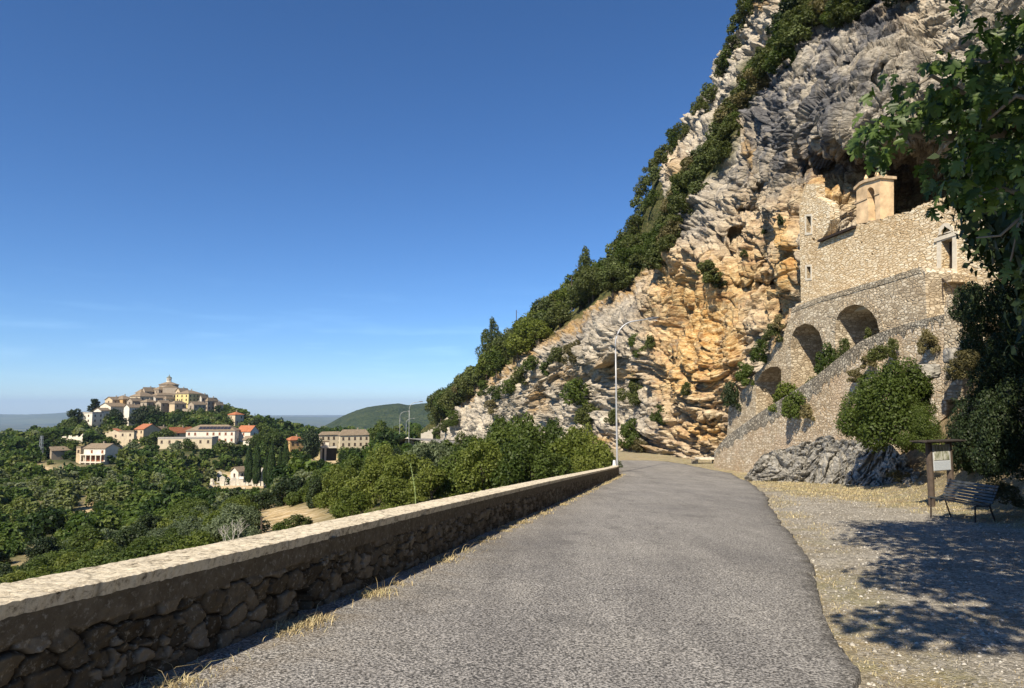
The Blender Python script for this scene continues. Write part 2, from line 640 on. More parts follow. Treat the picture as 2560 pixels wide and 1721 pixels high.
gv = m.noise(30, m.vec((1.0, 0.35, 1), warp=0.5, wscale=3), 5, 0.7)
gr = m.ramp(gv, [(0.32, (0.17, 0.125, 0.06)), (0.5, (0.36, 0.285, 0.155)), (0.68, (0.54, 0.45, 0.27))])
gr = m.mix(m.ramp(m.noise(0.9, detail=4), [(0.45, 0.0), (0.65, 0.55)]), gr, (0.22, 0.24, 0.07))
gm = m.math('MULTIPLY', m.attr('grass'), m.ramp(m.noise(4, detail=6, rough=0.75), [(0.38, 0.15), (0.58, 0.95)]))
col = m.mix(gm, grav, gr)
soil = m.ramp(m.noise(3, detail=6, rough=0.7), [(0.3, (0.10, 0.075, 0.045)), (0.5, (0.24, 0.18, 0.10)), (0.7, (0.42, 0.33, 0.19))])
col = m.mix(m.math('MULTIPLY', m.attr('slope'), 0.85), col, soil)
h = m.math('ADD', m.math('MULTIPLY', v1d, 1.5), v2)
tag(link('gravel_ground', me, m.done(col, m.bump(h, 0.025, 1.0))), kind='structure')

# ================================================================ cliff
SKY_Y = [-150, 0, 60, 160, 250, 340, 440, 520, 600, 650, 700, 770, 830, 900, 975, 1040, 1075, 1112]
SKY_X = [1952, 1888, 1864, 1806, 1760, 1698, 1642, 1614, 1597, 1575, 1545, 1440, 1345, 1262, 1190, 1097, 1060, 1038]
CREST_X = [1060, 1100, 1200, 1250, 1330, 1430, 1540, 1600, 1640, 1655]
CREST_Y = [1100, 1072, 985, 945, 882, 815, 748, 705, 650, 590]
BAND = [(1640, 640), (1676, 540), (1722, 450), (1795, 370), (1842, 268), (1900, 172), (1985, 80), (2100, 10), (2170, -60)]
cc = [(1040, 1112, 260), (1120, 1095, 215), (1250, 1107, 165), (1400, 1127, 118), (1520, 1146, 90), (1640, 1153, 76), (1760, 1156, 68), (1850, 1150, 65), (2100, 1150, 58), (2400, 1150, 50), (2900, 1150, 40),
      (1100, 1045, 235), (1100, 1075, 232), (1200, 990, 205), (1200, 965, 225), (1250, 945, 180), (1262, 900, 205), (1330, 882, 152), (1340, 835, 182), (1430, 815, 129), (1440, 772, 158), (1540, 748, 109), (1545, 702, 140), (1600, 705, 99), (1600, 605, 128), (1622, 525, 127),
      (1300, 1010, 152), (1400, 960, 125), (1520, 950, 95), (1640, 950, 79), (1640, 800, 85), (1645, 650, 93), (1700, 900, 73), (1700, 700, 79), (1690, 560, 90), (1657, 445, 128), (1700, 420, 112),
      (1760, 950, 69), (1760, 850, 70), (1760, 700, 73), (1760, 520, 79), (1740, 425, 94), (1735, 330, 124), (1850, 900, 65), (1850, 700, 67), (1850, 520, 70), (1830, 340, 82), (1790, 250, 119), (1820, 290, 100),
      (1930, 900, 62), (1950, 800, 60), (1960, 720, 62), (1935, 640, 62), (1950, 550, 61), (1945, 400, 63), (1935, 220, 73), (1880, 110, 112), (1905, 160, 92),
      (1990, 800, 57.5), (1990, 700, 57), (1990, 620, 57), (1995, 520, 57.5), (2000, 450, 59), (2060, 520, 55.2), (2060, 475, 55.8), (2060, 430, 60), (2120, 530, 54.2), (2140, 480, 54.8), (2180, 530, 55.2), (2060, 380, 55.8), (2060, 290, 55.2), (2060, 160, 62), (2060, 60, 72),
      (2160, 565, 54.8), (2215, 475, 60.5), (2200, 415, 59), (2200, 370, 51), (2200, 270, 49), (2200, 140, 53), (2200, 0, 62), (2350, 520, 59), (2350, 440, 59), (2350, 370, 52), (2350, 270, 46), (2350, 120, 48), (2350, -120, 56),
      (2500, 560, 52), (2500, 430, 50), (2500, 330, 43), (2500, 250, 40), (2500, 50, 42), (2560, 700, 48), (2300, 760, 55), (2100, 800, 57), (2900, 500, 39), (2900, 0, 34), (2900, -150, 36), (1955, -140, 112), (2100, -150, 88), (2300, -150, 64)]
_cf = rbf([(a / 1000, b / 1000, math.log(d)) for a, b, d in cc], 2e-4)
holes = [(1868, 527, 22, 9, 3.0), (1838, 588, 24, 12, 4.0), (1915, 648, 10, 18, 3.0), (1948, 712, 18, 22, 4.5), (1952, 745, 6, 40, 2.5), (1925, 705, 26, 10, 2.5), (1800, 655, 14, 8, 2.0), (1700, 900, 14, 5, 1.2), (2080, 170, 60, 7, 2.2), (2180, 190, 50, 7, 1.5), (2010, 480, 26, 10, 1.6), (1900, 470, 14, 12, 2.0), (1860, 720, 18, 8, 1.5), (1760, 1045, 24, 5, 1.5), (2120, 60, 40, 30, 1.6)]


def cliff_d(px, py):
    d = np.exp(_cf(np.asarray(px) / 1000.0, np.asarray(py) / 1000.0))
    for hx, hy, rx, ry, a in holes:
        d = d + a * np.exp(-((px - hx) / rx) ** 2 - ((py - hy) / ry) ** 2)
    return d


def cliffP(px, py, out=0.0):
    d = float(cliff_d(np.array(float(px)), np.array(float(py)))) - out
    return P(px, py, d)


NU, NV = 860, 600
uu = np.linspace(0, 1, NU)[None] ** 1.15
vv = np.linspace(0, 1, NV)[:, None]
py = np.full((NV, NU), 900.0)
for _ in range(8):
    pxx = np.interp(py, SKY_Y, SKY_X) * (1 - uu) + 2900 * uu
    ybase = np.interp(pxx, [1038, 1120, 1250, 1400, 1520, 1640, 1760, 1850, 2900], [1112, 1100, 1110, 1130, 1150, 1158, 1162, 1162, 1162])
    py = ybase + (-150 - ybase) * vv
D = cliff_d(pxx, py)
V = P(pxx, py, D)
# normals of the smooth surface
du = np.gradient(V, axis=1)
dv = np.gradient(V, axis=0)
nrm = np.cross(du, dv)
nrm /= np.maximum(np.linalg.norm(nrm, axis=-1, keepdims=True), 1e-9)
sgn = np.sign((nrm * (EYE - V)).sum(-1, keepdims=True))
nrm *= sgn
crest = np.interp(pxx, CREST_X, CREST_Y)
veg = smooth(-6, 10, crest - py) * (pxx < 1665)
bx = np.array(BAND, float)
bd = np.full(pxx.shape, 1e9)
for (x0, y0), (x1, y1) in zip(BAND[:-1], BAND[1:]):
    t = np.clip(((pxx - x0) * (x1 - x0) + (py - y0) * (y1 - y0)) / ((x1 - x0) ** 2 + (y1 - y0) ** 2), 0, 1)
    bd = np.minimum(bd, np.hypot(pxx - x0 - t * (x1 - x0), py - y0 - t * (y1 - y0)))
veg = np.maximum(veg, smooth(40, 20, bd))
straw = np.exp(-((py - crest - 8) / 16) ** 2) * (pxx < 1640) * (pxx > 1180)
for sx, sy, rx, ry in [(1430, 935, 40, 22), (1360, 985, 30, 30), (1530, 930, 22, 40), (1370, 1020, 25, 18), (1180, 975, 35, 22), (1590, 935, 20, 20), (1280, 930, 40, 16), (1520, 1105, 30, 20), (1700, 455, 14, 40), (1865, 390, 14, 70), (1940, 140, 30, 20), (1920, 20, 30, 20), (1600, 1120, 60, 12), (1960, 830, 10, 50)]:
    straw = np.maximum(straw, np.exp(-((pxx - sx) / rx) ** 2 - ((py - sy) / ry) ** 2))
sc = np.clip(D / 75, 0.8, 2.2)[..., None]
warp = np.stack([perlin(V / 9 + 3.1), perlin(V / 9 + 31.7), perlin(V / 7 + 77.7)], -1)
Q = V + warp * 2.6
# bedding tilts: folds on the lower face, near level under the overhang
hz = Q[..., 2] * 0.86 + 0.42 * Q[..., 0] * np.clip((py[..., ] - 500) / 400, -0.3, 1) + 0.1 * Q[..., 1]
strata = ridged(np.stack([Q[..., 0] / 5.5, Q[..., 1] / 5.5, hz / 0.95], -1), 4, 0.6)
strata2 = ridged(np.stack([Q[..., 0] / 2.2, Q[..., 1] / 2.2, hz / 0.36], -1), 3, 0.6)
vert = ridged(np.stack([Q[..., 0] / 1.6, Q[..., 1] / 2.5, Q[..., 2] / 7.0], -1), 4, 0.55)
left = smooth(1620, 1450, pxx) * (1 - veg)
hb = Q[..., 2] + 0.55 * Q[..., 0] * np.clip((py - 480) / 380, -0.35, 0.9) + 0.15 * Q[..., 1] + 2.4 * perlin(V / 10 + 51) + 0.7 * perlin(V / 3.1 + 5)
saw = lambda h: (lambda f: f ** 0.7 * (1 - smooth(0.86, 1.0, f)))(h - np.floor(h))
bedm = smooth(-0.35, 0.35, fbm(V / 5 + 90, 3))
beds = 0.75 * saw(hb / 1.5) * bedm + 0.38 * saw(hb / 0.62 + 0.4 * perlin(V / 2 + 8)) + 0.16 * saw(hb / 0.27 + 0.5 * perlin(V / 1.5 + 28))
blk = np.abs(perlin(V / 2.2 / sc + 66))
crack = smooth(0.10, 0.0, blk) * 0.8 + smooth(0.08, 0.0, np.abs(perlin(V / 4.5 / sc + 166))) * 1.1
disp = 2.0 * fbm(V / 11 / sc, 4) + 1.5 * (ridged(V / 6.5 / sc + 5, 5, 0.55) - 0.25)
layer = (1 - left) * (0.75 * strata + 0.30 * strata2) + left * 1.1 * vert
disp = disp * (1 - 0.75 * veg) + (layer * 0.6 + (1 - 0.75 * left) * beds - crack) * (1 - 0.9 * veg)
disp += 0.45 * ridged(V / 0.9 / sc, 2, 0.6) * (1 - veg)
fq = np.stack([Q[..., 0] / 2.4, Q[..., 1] / 2.4, hb / 1.5], -1) / np.clip(sc, .9, 1.6)
fa1, fe1 = facets(fq, 3)
fa2, fe2 = facets(fq * 2.7 + 3.3, 11)
fa3, fe3 = facets(fq * np.array([5.5, 5.5, 6.5]) + 7.7, 29)
fa1, fa2, fa3 = np.clip(fa1, -.8, .8), np.clip(fa2, -.8, .8), np.clip(fa3, -.8, .8)
fk = np.clip(0.6 + 0.8 * fbm(V / 8 + 140, 2), 0.25, 1.1)
disp = 2.2 * fbm(V / 11 / sc, 4) * (1 - .7 * veg) + 1.3 * (ridged(V / 7 / sc + 5, 3, 0.45) - 0.25) * (1 - .75 * veg)
disp += (1 - 0.85 * veg) * (1.25 * fa1 + fk * 0.50 * fa2 + fk * 0.20 * fa3 - 0.7 * smooth(.10, 0, fe1) - 0.28 * smooth(.10, 0, fe2) + (1 - .8 * left) * 0.42 * beds - 0.45 * crack + left * 0.7 * vert)
fade = smooth(0.0, 0.03, vv)
disp = disp * (0.25 + 0.75 * fade)
V2 = V + nrm * disp[..., None] * np.clip(sc, 0.9, 1.5)
# the slope carries on over the skyline and falls away behind
NB = 36
t = np.linspace(1, 0, NB, endpoint=False)[None, :, None]
e = V2[:, :1]
away = e - EYE
away = away / np.linalg.norm(away, axis=-1, keepdims=True)
away[..., 2] = np.maximum(away[..., 2] * 0.4, -0.1)
side = np.array([-1.0, 0.15, 0.0])
back = e + away * (46 * t) + side * (2 * t * t) + np.array([0, 0, -1.0]) * (16 * t ** 2 + 3.0 * t)
back = back + 0.8 * fbm(back / 6, 3)[..., None] * np.array([0, 0, 1.0]) * t
V3 = np.concatenate([back, V2], 1)
ext = lambda a: np.concatenate([np.repeat(a[:, :1], NB, 1), a], 1)
org = np.zeros_like(pxx)
for ox, oy, rx, ry, a in [(1760, 850, 110, 130, 1.0), (1985, 640, 26, 120, 1.25), (1900, 690, 90, 80, 0.7), (1690, 700, 70, 90, 0.55), (2070, 480, 60, 50, 0.9), (1880, 560, 80, 90, 0.5), (2230, 500, 140, 70, 0.7), (2250, 60, 90, 80, 0.35), (1760, 1080, 70, 30, 0.8), (1690, 960, 80, 40, 0.4), (1950, 790, 40, 60, 0.7), (2050, 400, 60, 40, 0.7), (1690, 400, 30, 60, 0.4)]:
    org += a * np.exp(-((pxx - ox) / rx) ** 2 - ((py - oy) / ry) ** 2)
org += 0.35 * smooth(1600, 1680, pxx) * smooth(560, 700, py) * smooth(1000, 930, pxx - 900)
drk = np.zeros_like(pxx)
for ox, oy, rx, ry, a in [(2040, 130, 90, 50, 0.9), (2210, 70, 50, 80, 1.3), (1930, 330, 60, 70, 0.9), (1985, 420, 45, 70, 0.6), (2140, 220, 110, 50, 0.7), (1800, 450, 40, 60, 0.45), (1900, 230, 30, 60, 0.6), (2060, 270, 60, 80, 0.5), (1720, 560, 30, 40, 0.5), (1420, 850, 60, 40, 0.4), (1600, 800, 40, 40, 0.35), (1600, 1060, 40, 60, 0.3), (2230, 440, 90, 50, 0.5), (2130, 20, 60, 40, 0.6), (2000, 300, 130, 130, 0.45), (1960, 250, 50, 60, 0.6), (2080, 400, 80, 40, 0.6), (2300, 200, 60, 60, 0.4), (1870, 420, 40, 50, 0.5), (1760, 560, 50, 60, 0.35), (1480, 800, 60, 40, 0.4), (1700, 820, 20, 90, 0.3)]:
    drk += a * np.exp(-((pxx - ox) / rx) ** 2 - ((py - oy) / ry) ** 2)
me = mesh_np('cliff', V3.reshape(-1, 3), grid_faces(NU + NB, NV), False)
attr(me, 'orange', ext(org))
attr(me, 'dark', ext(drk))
attr(me, 'veg', ext(veg))
attr(me, 'straw', ext(straw))


def rock_mat(name, base_lo, base_mid, base_hi, attrs=True, rot=(0.3, 0.25, 0.0), sc=1.0):
    m = Mat(name, 0.93, 0.12)
    n1 = m.noise(0.55 * sc, m.vec(warp=0.6, wscale=0.8), 8, 0.68)
    n2 = m.noise(1.4 * sc, m.vec((0.5, 0.5, 1.9), rot, warp=0.7, wscale=0.7), 8, 0.7)
    st = m.noise(0.5 * sc, m.vec((1.0, 1.0, 0.10), (0.12, 0.05, 0), warp=0.5, wscale=0.6), 6, 0.65)
    col = m.ramp(m.math('ADD', m.math('MULTIPLY', n1, 0.5), m.math('MULTIPLY', n2, 0.5)), [(0.34, base_lo), (0.48, base_mid), (0.62, base_hi)])
    if attrs:
        om = m.math('MULTIPLY', m.attr('orange'), m.ramp(m.math('ADD', m.math('MULTIPLY', st, 0.6), m.math('MULTIPLY', n2, 0.4)), [(0.30, 0.35), (0.52, 1.0)]), True)
        col = m.mix(m.math('MULTIPLY', om, 0.95), col, m.ramp(n2, [(0.34, (0.36, 0.155, 0.04)), (0.46, (0.56, 0.33, 0.115)), (0.62, (0.76, 0.58, 0.31))]))
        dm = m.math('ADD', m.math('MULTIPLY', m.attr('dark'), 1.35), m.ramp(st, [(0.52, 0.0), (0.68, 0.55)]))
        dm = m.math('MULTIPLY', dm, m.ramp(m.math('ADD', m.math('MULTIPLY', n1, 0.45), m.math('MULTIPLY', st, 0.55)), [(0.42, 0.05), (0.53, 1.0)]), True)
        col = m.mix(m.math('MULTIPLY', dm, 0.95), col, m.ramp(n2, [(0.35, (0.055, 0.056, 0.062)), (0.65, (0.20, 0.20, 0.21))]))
        sm = m.math('MULTIPLY', m.attr('straw'), m.ramp(m.noise(0.9, detail=6, rough=0.7), [(0.35, 0.1), (0.52, 1.0)]), True)
        gcol = m.ramp(m.noise(2.5, detail=6, rough=0.75), [(0.32, (0.16, 0.10, 0.045)), (0.55, (0.44, 0.29, 0.13)), (0.72, (0.58, 0.43, 0.22))])
        vcol = m.ramp(m.noise(1.2, detail=7, rough=0.75), [(0.35, (0.035, 0.05, 0.014)), (0.55, (0.10, 0.10, 0.035)), (0.72, (0.34, 0.25, 0.12))])
        col = m.mix(m.attr('veg'), col, vcol)
        col = m.mix(sm, col, gcol)
    mot = m.noise(3.2 * sc, m.vec((1, 1, 1.6), rot, warp=0.3, wscale=2.0), 9, 0.8)
    col = m.mix(0.85, col, m.ramp(mot, [(0.38, (0.52, 0.50, 0.48)), (0.5, (0.95, 0.95, 0.95)), (0.62, (1.0, 1.0, 1.0))]), 'MULTIPLY')
    crk = m.voro(0.9 * sc, m.vec((0.55, 0.55, 1.3), rot, warp=0.9, wscale=0.9), 'DISTANCE_TO_EDGE')
    crm = m.ramp(crk, [(0.0, 0.0), (0.09, 1.0)])
    h = m.math('ADD', m.math('MULTIPLY', crm, 0.35), m.math('ADD', m.math('MULTIPLY', n2, 1.3), m.math('MULTIPLY', n1, 0.8)))
    fineb = m.noise(5.0 * sc, detail=6, rough=0.7)
    b1 = m.bump(h, 0.22 / sc, 1.0)
    return m.done(col, m.bump(fineb, 0.07 / sc, 0.9, b1))


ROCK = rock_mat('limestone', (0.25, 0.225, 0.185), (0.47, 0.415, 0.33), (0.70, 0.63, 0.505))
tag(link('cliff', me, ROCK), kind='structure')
_cx, _cy = px_of(V2)
_cx, _cy, _cv = _cx.ravel(), _cy.ravel(), V2.reshape(-1, 3)
_cdist = np.linalg.norm(_cv - EYE, axis=1)


def cliffP(px, py, out=0.0):
    near = (np.abs(_cx - px) < 4) & (np.abs(_cy - py) < 4)
    if near.any():
        d = _cdist[near].min()
        r = ray(px, py)
        return EYE + r / np.linalg.norm(r) * (d - out)
    d = float(cliff_d(np.array(float(px)), np.array(float(py)))) - out
    return P(px, py, d)
GREYROCK = rock_mat('grey limestone', (0.17, 0.165, 0.15), (0.32, 0.305, 0.27), (0.55, 0.52, 0.455), False, (0.5, 0.7, 0.0), 2.2)


# rock outcrop at the foot of the ramp
def outcrop(name, top, depth0, depth1, label, ybase_add=12, rough=1.0):
    tx = [q[0] for q in top]
    ty = [q[1] for q in top]
    nu, nv = 300, 150
    px = np.linspace(tx[0], tx[-1], nu)[None] + np.zeros((nv, 1))
    w = np.linspace(0, 1, nv)[:, None]
    yt = np.interp(px, tx, ty)
    base = []
    for q in np.linspace(tx[0], tx[-1], 24):
        base.append(np.interp(q, [1840, 1900, 1990, 2100, 2200, 2300, 2340], [1196, 1200, 1202, 1212, 1222, 1235, 1240]))
    yb = np.interp(px, np.linspace(tx[0], tx[-1], 24), base) + ybase_add
    w1 = np.clip(w / 0.72, 0, 1)
    yy = yb + (yt - yb) * w1
    d0 = np.interp(px, tx, depth0)
    d1 = np.interp(px, tx, depth1)
    dd = d0 + (d1 - d0) * w1 ** 0.8
    v = P(px, yy, dd)
    over = np.clip((w - 0.72) / 0.28, 0, 1) + 0 * px
    v = v + np.stack([0.9 * over, 3.0 * over, -1.6 * over ** 1.6], -1)
    q = v + 0.8 * np.stack([perlin(v / 2 + 3), perlin(v / 2 + 13), perlin(v / 2 + 23)], -1)
    a = q[..., 0] * 0.62 + q[..., 2] * 0.75
    bq = q[..., 0] * -0.75 + q[..., 2] * 0.62
    hs_ = q[..., 0] * 0.60 + q[..., 2] * 0.80 + 0.2 * q[..., 1]
    slab = saw(hs_ / 0.62 + 0.5 * perlin(v / 2.2)) * 0.9 + 0.45 * saw(hs_ / 0.23 + 0.4 * perlin(v / 1.1 + 9)) - 1.0 * smooth(.09, 0, np.abs(perlin(v / 1.3 + 71)))
    oq = np.stack([(q[..., 0] * .8 - q[..., 2] * .6) / 1.5, q[..., 1] / 1.0, hs_ / 0.55], -1)
    o1, oe1 = facets(oq, 5)
    o2, oe2 = facets(oq * 2.4 + 4, 15)
    ds = 0.22 * slab + 0.5 * fbm(v / 2.2, 3) + 0.75 * np.clip(o1, -.7, .7) + 0.32 * np.clip(o2, -.7, .7) - .4 * smooth(.12, 0, oe1) - .15 * smooth(.12, 0, oe2)
    v = v + (np.array([-0.35, -0.85, 0.35]) * ds[..., None] * rough * smooth(0, 0.06, w)[..., None] * 0.8)
    me = mesh_np(name, v.reshape(-1, 3), grid_faces(nu, nv), False)
    return tag(link(name, me, GREYROCK), label, 'rock')


outcrop('rock_outcrop', [(1862, 1196), (1885, 1168), (1910, 1135), (1960, 1122), (2010, 1112), (2060, 1092), (2100, 1105), (2160, 1100), (2210, 1108), (2260, 1140), (2300, 1190), (2330, 1238)],
        [43, 42.5, 42.0, 41.3, 40.3, 38.3, 36.7, 34.4, 32.4, 30.2, 28.6, 27.2], [45, 45.5, 46, 45.2, 43.6, 41.5, 39.7, 37.4, 35.4, 33, 31, 28.5],
        'jagged grey tilted rock outcrop rising from the dry grass below the stone ramp')

# ================================================================ valley
vc = [(-700, 2, 2600), (-700, 8, 2000), (-700, 30, 1640), (-700, 60, 1500), (-700, 150, 1300), (-700, 300, 1170), (-700, 600, 1110), (-700, 900, 1100),
      (0, 4.5, 2250), (0, 12, 1850), (0, 30, 1590), (0, 70, 1465), (0, 130, 1335), (0, 200, 1235), (0, 300, 1150), (0, 420, 1108), (0, 600, 1100), (0, 900, 1110),
      (180, 340, 1112), (180, 480, 1078), (180, 600, 1085), (240, 500, 1050), (300, 5.5, 2050), (300, 30, 1520), (300, 75, 1400), (300, 130, 1312), (300, 210, 1215), (300, 330, 1125), (300, 440, 1065), (300, 520, 1030), (300, 620, 1045), (300, 900, 1085),
      (420, 330, 1125), (420, 430, 1055), (420, 500, 1012), (420, 560, 992), (420, 640, 1010), (420, 900, 1080), (520, 380, 1100), (530, 520, 1024), (530, 640, 1040),
      (600, 7, 1870), (600, 25, 1450), (600, 50, 1348), (600, 90, 1292), (600, 160, 1245), (600, 240, 1203), (600, 330, 1135), (600, 420, 1078), (600, 500, 1045), (600, 600, 1055), (600, 900, 1090),
      (750, 48, 1320), (750, 250, 1165), (750, 330, 1130), (750, 450, 1095), (900, 11, 1670), (900, 25, 1390), (900, 50, 1290), (900, 90, 1215), (900, 150, 1160), (900, 230, 1128), (900, 320, 1118), (900, 420, 1105), (900, 900, 1090),
      (1200, 18, 1440), (1200, 30, 1310), (1200, 50, 1235), (1200, 80, 1175), (1200, 120, 1140), (1200, 165, 1118), (1200, 260, 1110), (1200, 400, 1100), (1450, 40, 1270), (1450, 60, 1215), (1450, 90, 1165), (1450, 118, 1148), (1450, 200, 1130), (1040, 255, 1118), (1040, 400, 1100),
      (1547, 60, 1205), (1700, 75, 1190), (1700, 120, 1175), (1900, 60, 1260), (1900, 200, 1150)]
_tf = rbf([(a / 1000, math.log(d), P(a, b, d)[2]) for a, d, b in vc], 1e-3)


VILLAGE = [(380, 446, 994, 535), (355, 387, 996, 530), (326, 384, 1022, 505), (276, 337, 1020, 505), (250, 314, 1040, 490), (309, 349, 1066, 470), (380, 441, 1004, 520), (384, 416, 1026, 500), (411, 445, 1026, 497), (440, 504, 1026, 500), (500, 518, 1026, 505), (514, 543, 1030, 505), (198, 254, 1068, 455), (236, 272, 1044, 470), (569, 607, 1066, 450), (285, 314, 1112, 392), (300, 339, 1124, 386), (338, 394, 1112, 396), (384, 422, 1088, 405), (422, 474, 1102, 388), (473, 601, 1112, 372), (594, 645, 1100, 378), (609, 641, 1112, 362), (406, 544, 1122, 348), (215, 293, 1162, 325), (191, 217, 1154, 330), (125, 172, 1150, 335), (797, 853, 1122, 357), (846, 922, 1122, 352), (713, 760, 1120, 330), (577, 614, 1206, 285), (637, 658, 1208, 275), (380, 446, 990, 545), (515, 672, 1222, 278), (385, 485, 1040, 490), (148, 206, 1106, 380), (255, 290, 1096, 400), (415, 470, 1056, 455), (795, 840, 1152, 326), (1005, 1085, 1112, 230)]


def terr_z(px, d):
    px, d = np.asarray(px, float), np.asarray(d, float)
    z = _tf(px / 1000.0, np.log(d))
    for x0, x1, yb, dh in VILLAGE:          # the ground never buries a house front
        out = np.maximum(0, np.maximum(x0 - 4 - px, px - x1 - 4))
        lim = 1.6 - (yb - 1 - 1020.0) / FPX * d + 0.5 * out / FPX * d
        lim = lim + np.maximum(0, 30 - d) * 5 + np.maximum(0, d - dh - 14) * 0.6
        z = np.minimum(z, lim)
    return z


def terrP(px, d):
    z = float(terr_z(np.array(float(px)), np.array(float(d))))
    # keep px and distance, set the height
    r = ray(px, 1020.0)
    h = r * d / np.linalg.norm(r[:2]) * np.linalg.norm(r[:2])
    return np.array([h[0], h[1], z])


NUt, NVt = 420, 420
tpx = np.linspace(-700, 1720, NUt)[None]
tw = np.linspace(0, 1, NVt)[:, None]
wallx = lambda yq: np.interp(yq, WY, WX)
# start just outside the wall
dmin = np.interp(tpx, [-700, 0, 300, 600, 900, 1200, 1450, 1547, 1720], [2.2, 4.1, 5.0, 6.6, 10.5, 17.5, 37, 51, 64])
td = dmin * (950.0 / dmin) ** tw
tr = ray(tpx + 0 * td, 1020.0 + 0 * td)
tz = terr_z(tpx + 0 * td, td)
TV = np.stack([tr[..., 0] * td, tr[..., 1] * td, tz], -1)
amp = np.clip(td / 60, 0.15, 1.6)
TV[..., 2] += amp * (0.5 * fbm(TV / (4 + td[..., None] / 20), 4))
tqx, tqy = px_of(TV)
dry = np.zeros_like(tqx)
DRY = [(720, 1290, 95, 28), (660, 1320, 40, 30), (215, 1300, 22, 40), (190, 1345, 40, 22), (130, 1390, 55, 26), (70, 1430, 45, 24), (230, 1260, 16, 30), (95, 1175, 50, 14), (170, 1180, 60, 14), (375, 1225, 22, 10), (215, 1215, 14, 10), (140, 1270, 10, 10), (160, 1110, 40, 8), (820, 1150, 50, 12), (770, 1165, 30, 12), (560, 1190, 40, 10), (300, 1085, 30, 12), (640, 1080, 60, 10)]
for x, y, rx, ry in DRY:
    dry = np.maximum(dry, np.exp(-((tqx - x) / rx) ** 2 - ((tqy - y) / ry) ** 2))
me = mesh_np('hillside', TV.reshape(-1, 3), grid_faces(NUt, NVt), True)
attr(me, 'dry', dry)
m = Mat('hillside soil', 0.95, 0.1)
n1 = m.noise(0.12, detail=8, rough=0.7)
n2 = m.noise(0.8, detail=7, rough=0.7)
gcol = m.ramp(n1, [(0.35, (0.04, 0.052, 0.018)), (0.5, (0.08, 0.088, 0.032)), (0.68, (0.20, 0.165, 0.09))])
dcol = m.ramp(n2, [(0.3, (0.25, 0.17, 0.085)), (0.5, (0.50, 0.37, 0.19)), (0.66, (0.68, 0.58, 0.42))])
f = m.math('MULTIPLY', m.attr('dry'), m.ramp(n2, [(0.3, 0.5), (0.5, 1.3)]), True)
tag(link('hillside', me, m.done(m.mix(f, gcol, dcol), m.bump(n2, 0.3, 1.0))), kind='structure')

# ================================================================ far hills and plain
PLAIN_Z = -280.0


def hill(name, pts, d, front, mat, rough, nu=420, nv=130, back=2500.0):
    px = np.linspace(pts[0][0], pts[-1][0], nu)
    ridge = P(px, np.interp(px, [q[0] for q in pts], [q[1] for q in pts]), d)
    w = np.linspace(0, 1, nv)
    r = ridge[None]
    dirh = r[..., :2] / np.linalg.norm(r[..., :2], axis=-1, keepdims=True)
    t = np.where(w < 0.8, w / 0.8, 1.0)[:, None]
    t2 = np.clip((w - 0.8) / 0.2, 0, 1)[:, None]
    dist = np.linalg.norm(ridge[:, :2], axis=-1)[None]
    rad = dist - front * (1 - t) + back * t2
    hgt = np.maximum(ridge[:, 2], PLAIN_Z + 10)[None] - PLAIN_Z
    z = PLAIN_Z - 1 + hgt * (np.sin(t * math.pi / 2) ** 1.1) * (1 - t2 ** 1.5)
    v = np.stack([dirh[..., 0] * rad, dirh[..., 1] * rad, z + 0 * rad], -1)
    k = rough
    env = (np.sin(np.pi * np.clip(t, 0, 1)) * 0.8 + 0.2 * t)
    v[..., 2] += env * (k * 9 * fbm(v / (k * 130), 4)) + (k * 1.6 * fbm(v / (k * 13), 2)) * (t > 0.02)
    v[..., 2] = np.maximum(v[..., 2], PLAIN_Z - 1)
    me = mesh_np(name, v.reshape(-1, 3), grid_faces(nu, nv), False)
    return tag(link(name, me, mat), kind='structure')


m = Mat('forest hill', 0.95, 0.05)
n1 = m.noise(0.012, detail=10, rough=0.75)
n2 = m.voro(0.09, feature='F1')
HILLM = m.done(m.ramp(m.math('ADD', m.math('MULTIPLY', n1, 0.8), m.math('MULTIPLY', n2, 0.2)), [(0.38, (0.014, 0.024, 0.009)), (0.52, (0.034, 0.050, 0.017)), (0.7, (0.075, 0.085, 0.032))]), m.bump(n2, 6.0, 1.0))
hill('green_hill', [(700, 1105), (740, 1092), (772, 1083), (795, 1073), (830, 1055), (857, 1040), (890, 1026), (921, 1017), (960, 1012), (998, 1009), (1012, 1012), (1021, 1013), (1050, 1009), (1088, 1005), (1150, 998), (1250, 985), (1350, 980)], 2700.0, 1000.0, HILLM, 1.0, 520, 170)
hill('low_hill', [(560, 1092), (620, 1078), (650, 1064), (664, 1058), (700, 1053), (722, 1057), (744, 1062), (780, 1070), (830, 1075), (900, 1082), (980, 1095)], 4600.0, 1300.0, HILLM, 1.5, 300, 90)
m = Mat('far ridge', 0.95, 0.05)
n1 = m.noise(0.0012, detail=9, rough=0.7)
FARM = m.done(m.ramp(n1, [(0.35, (0.03, 0.05, 0.02)), (0.6, (0.09, 0.11, 0.05))]))
hill('far_mountains', [(-900, 1040), (-400, 1036), (-100, 1035), (0, 1036), (60, 1037), (120, 1035), (180, 1031), (260, 1027), (350, 1026), (440, 1021), (500, 1017), (540, 1019), (570, 1026), (600, 1036), (650, 1041), (760, 1044), (900, 1046)], 15500.0, 4000.0, FARM, 6.0, 420, 60, 6000.0)
v, f = [], []
R = [900, 1500, 2500, 4000, 6000, 9000, 13000, 19000, 28000]
A = np.linspace(-75, 75, 61)
v = [(r * math.sin(math.radians(a)), r * math.cos(math.radians(a)), PLAIN_Z) for r in R for a in A]
me = mesh_np('far_plain', np.array(v), grid_faces(len(A), len(R)))
m = Mat('plain fields', 0.95, 0.05)
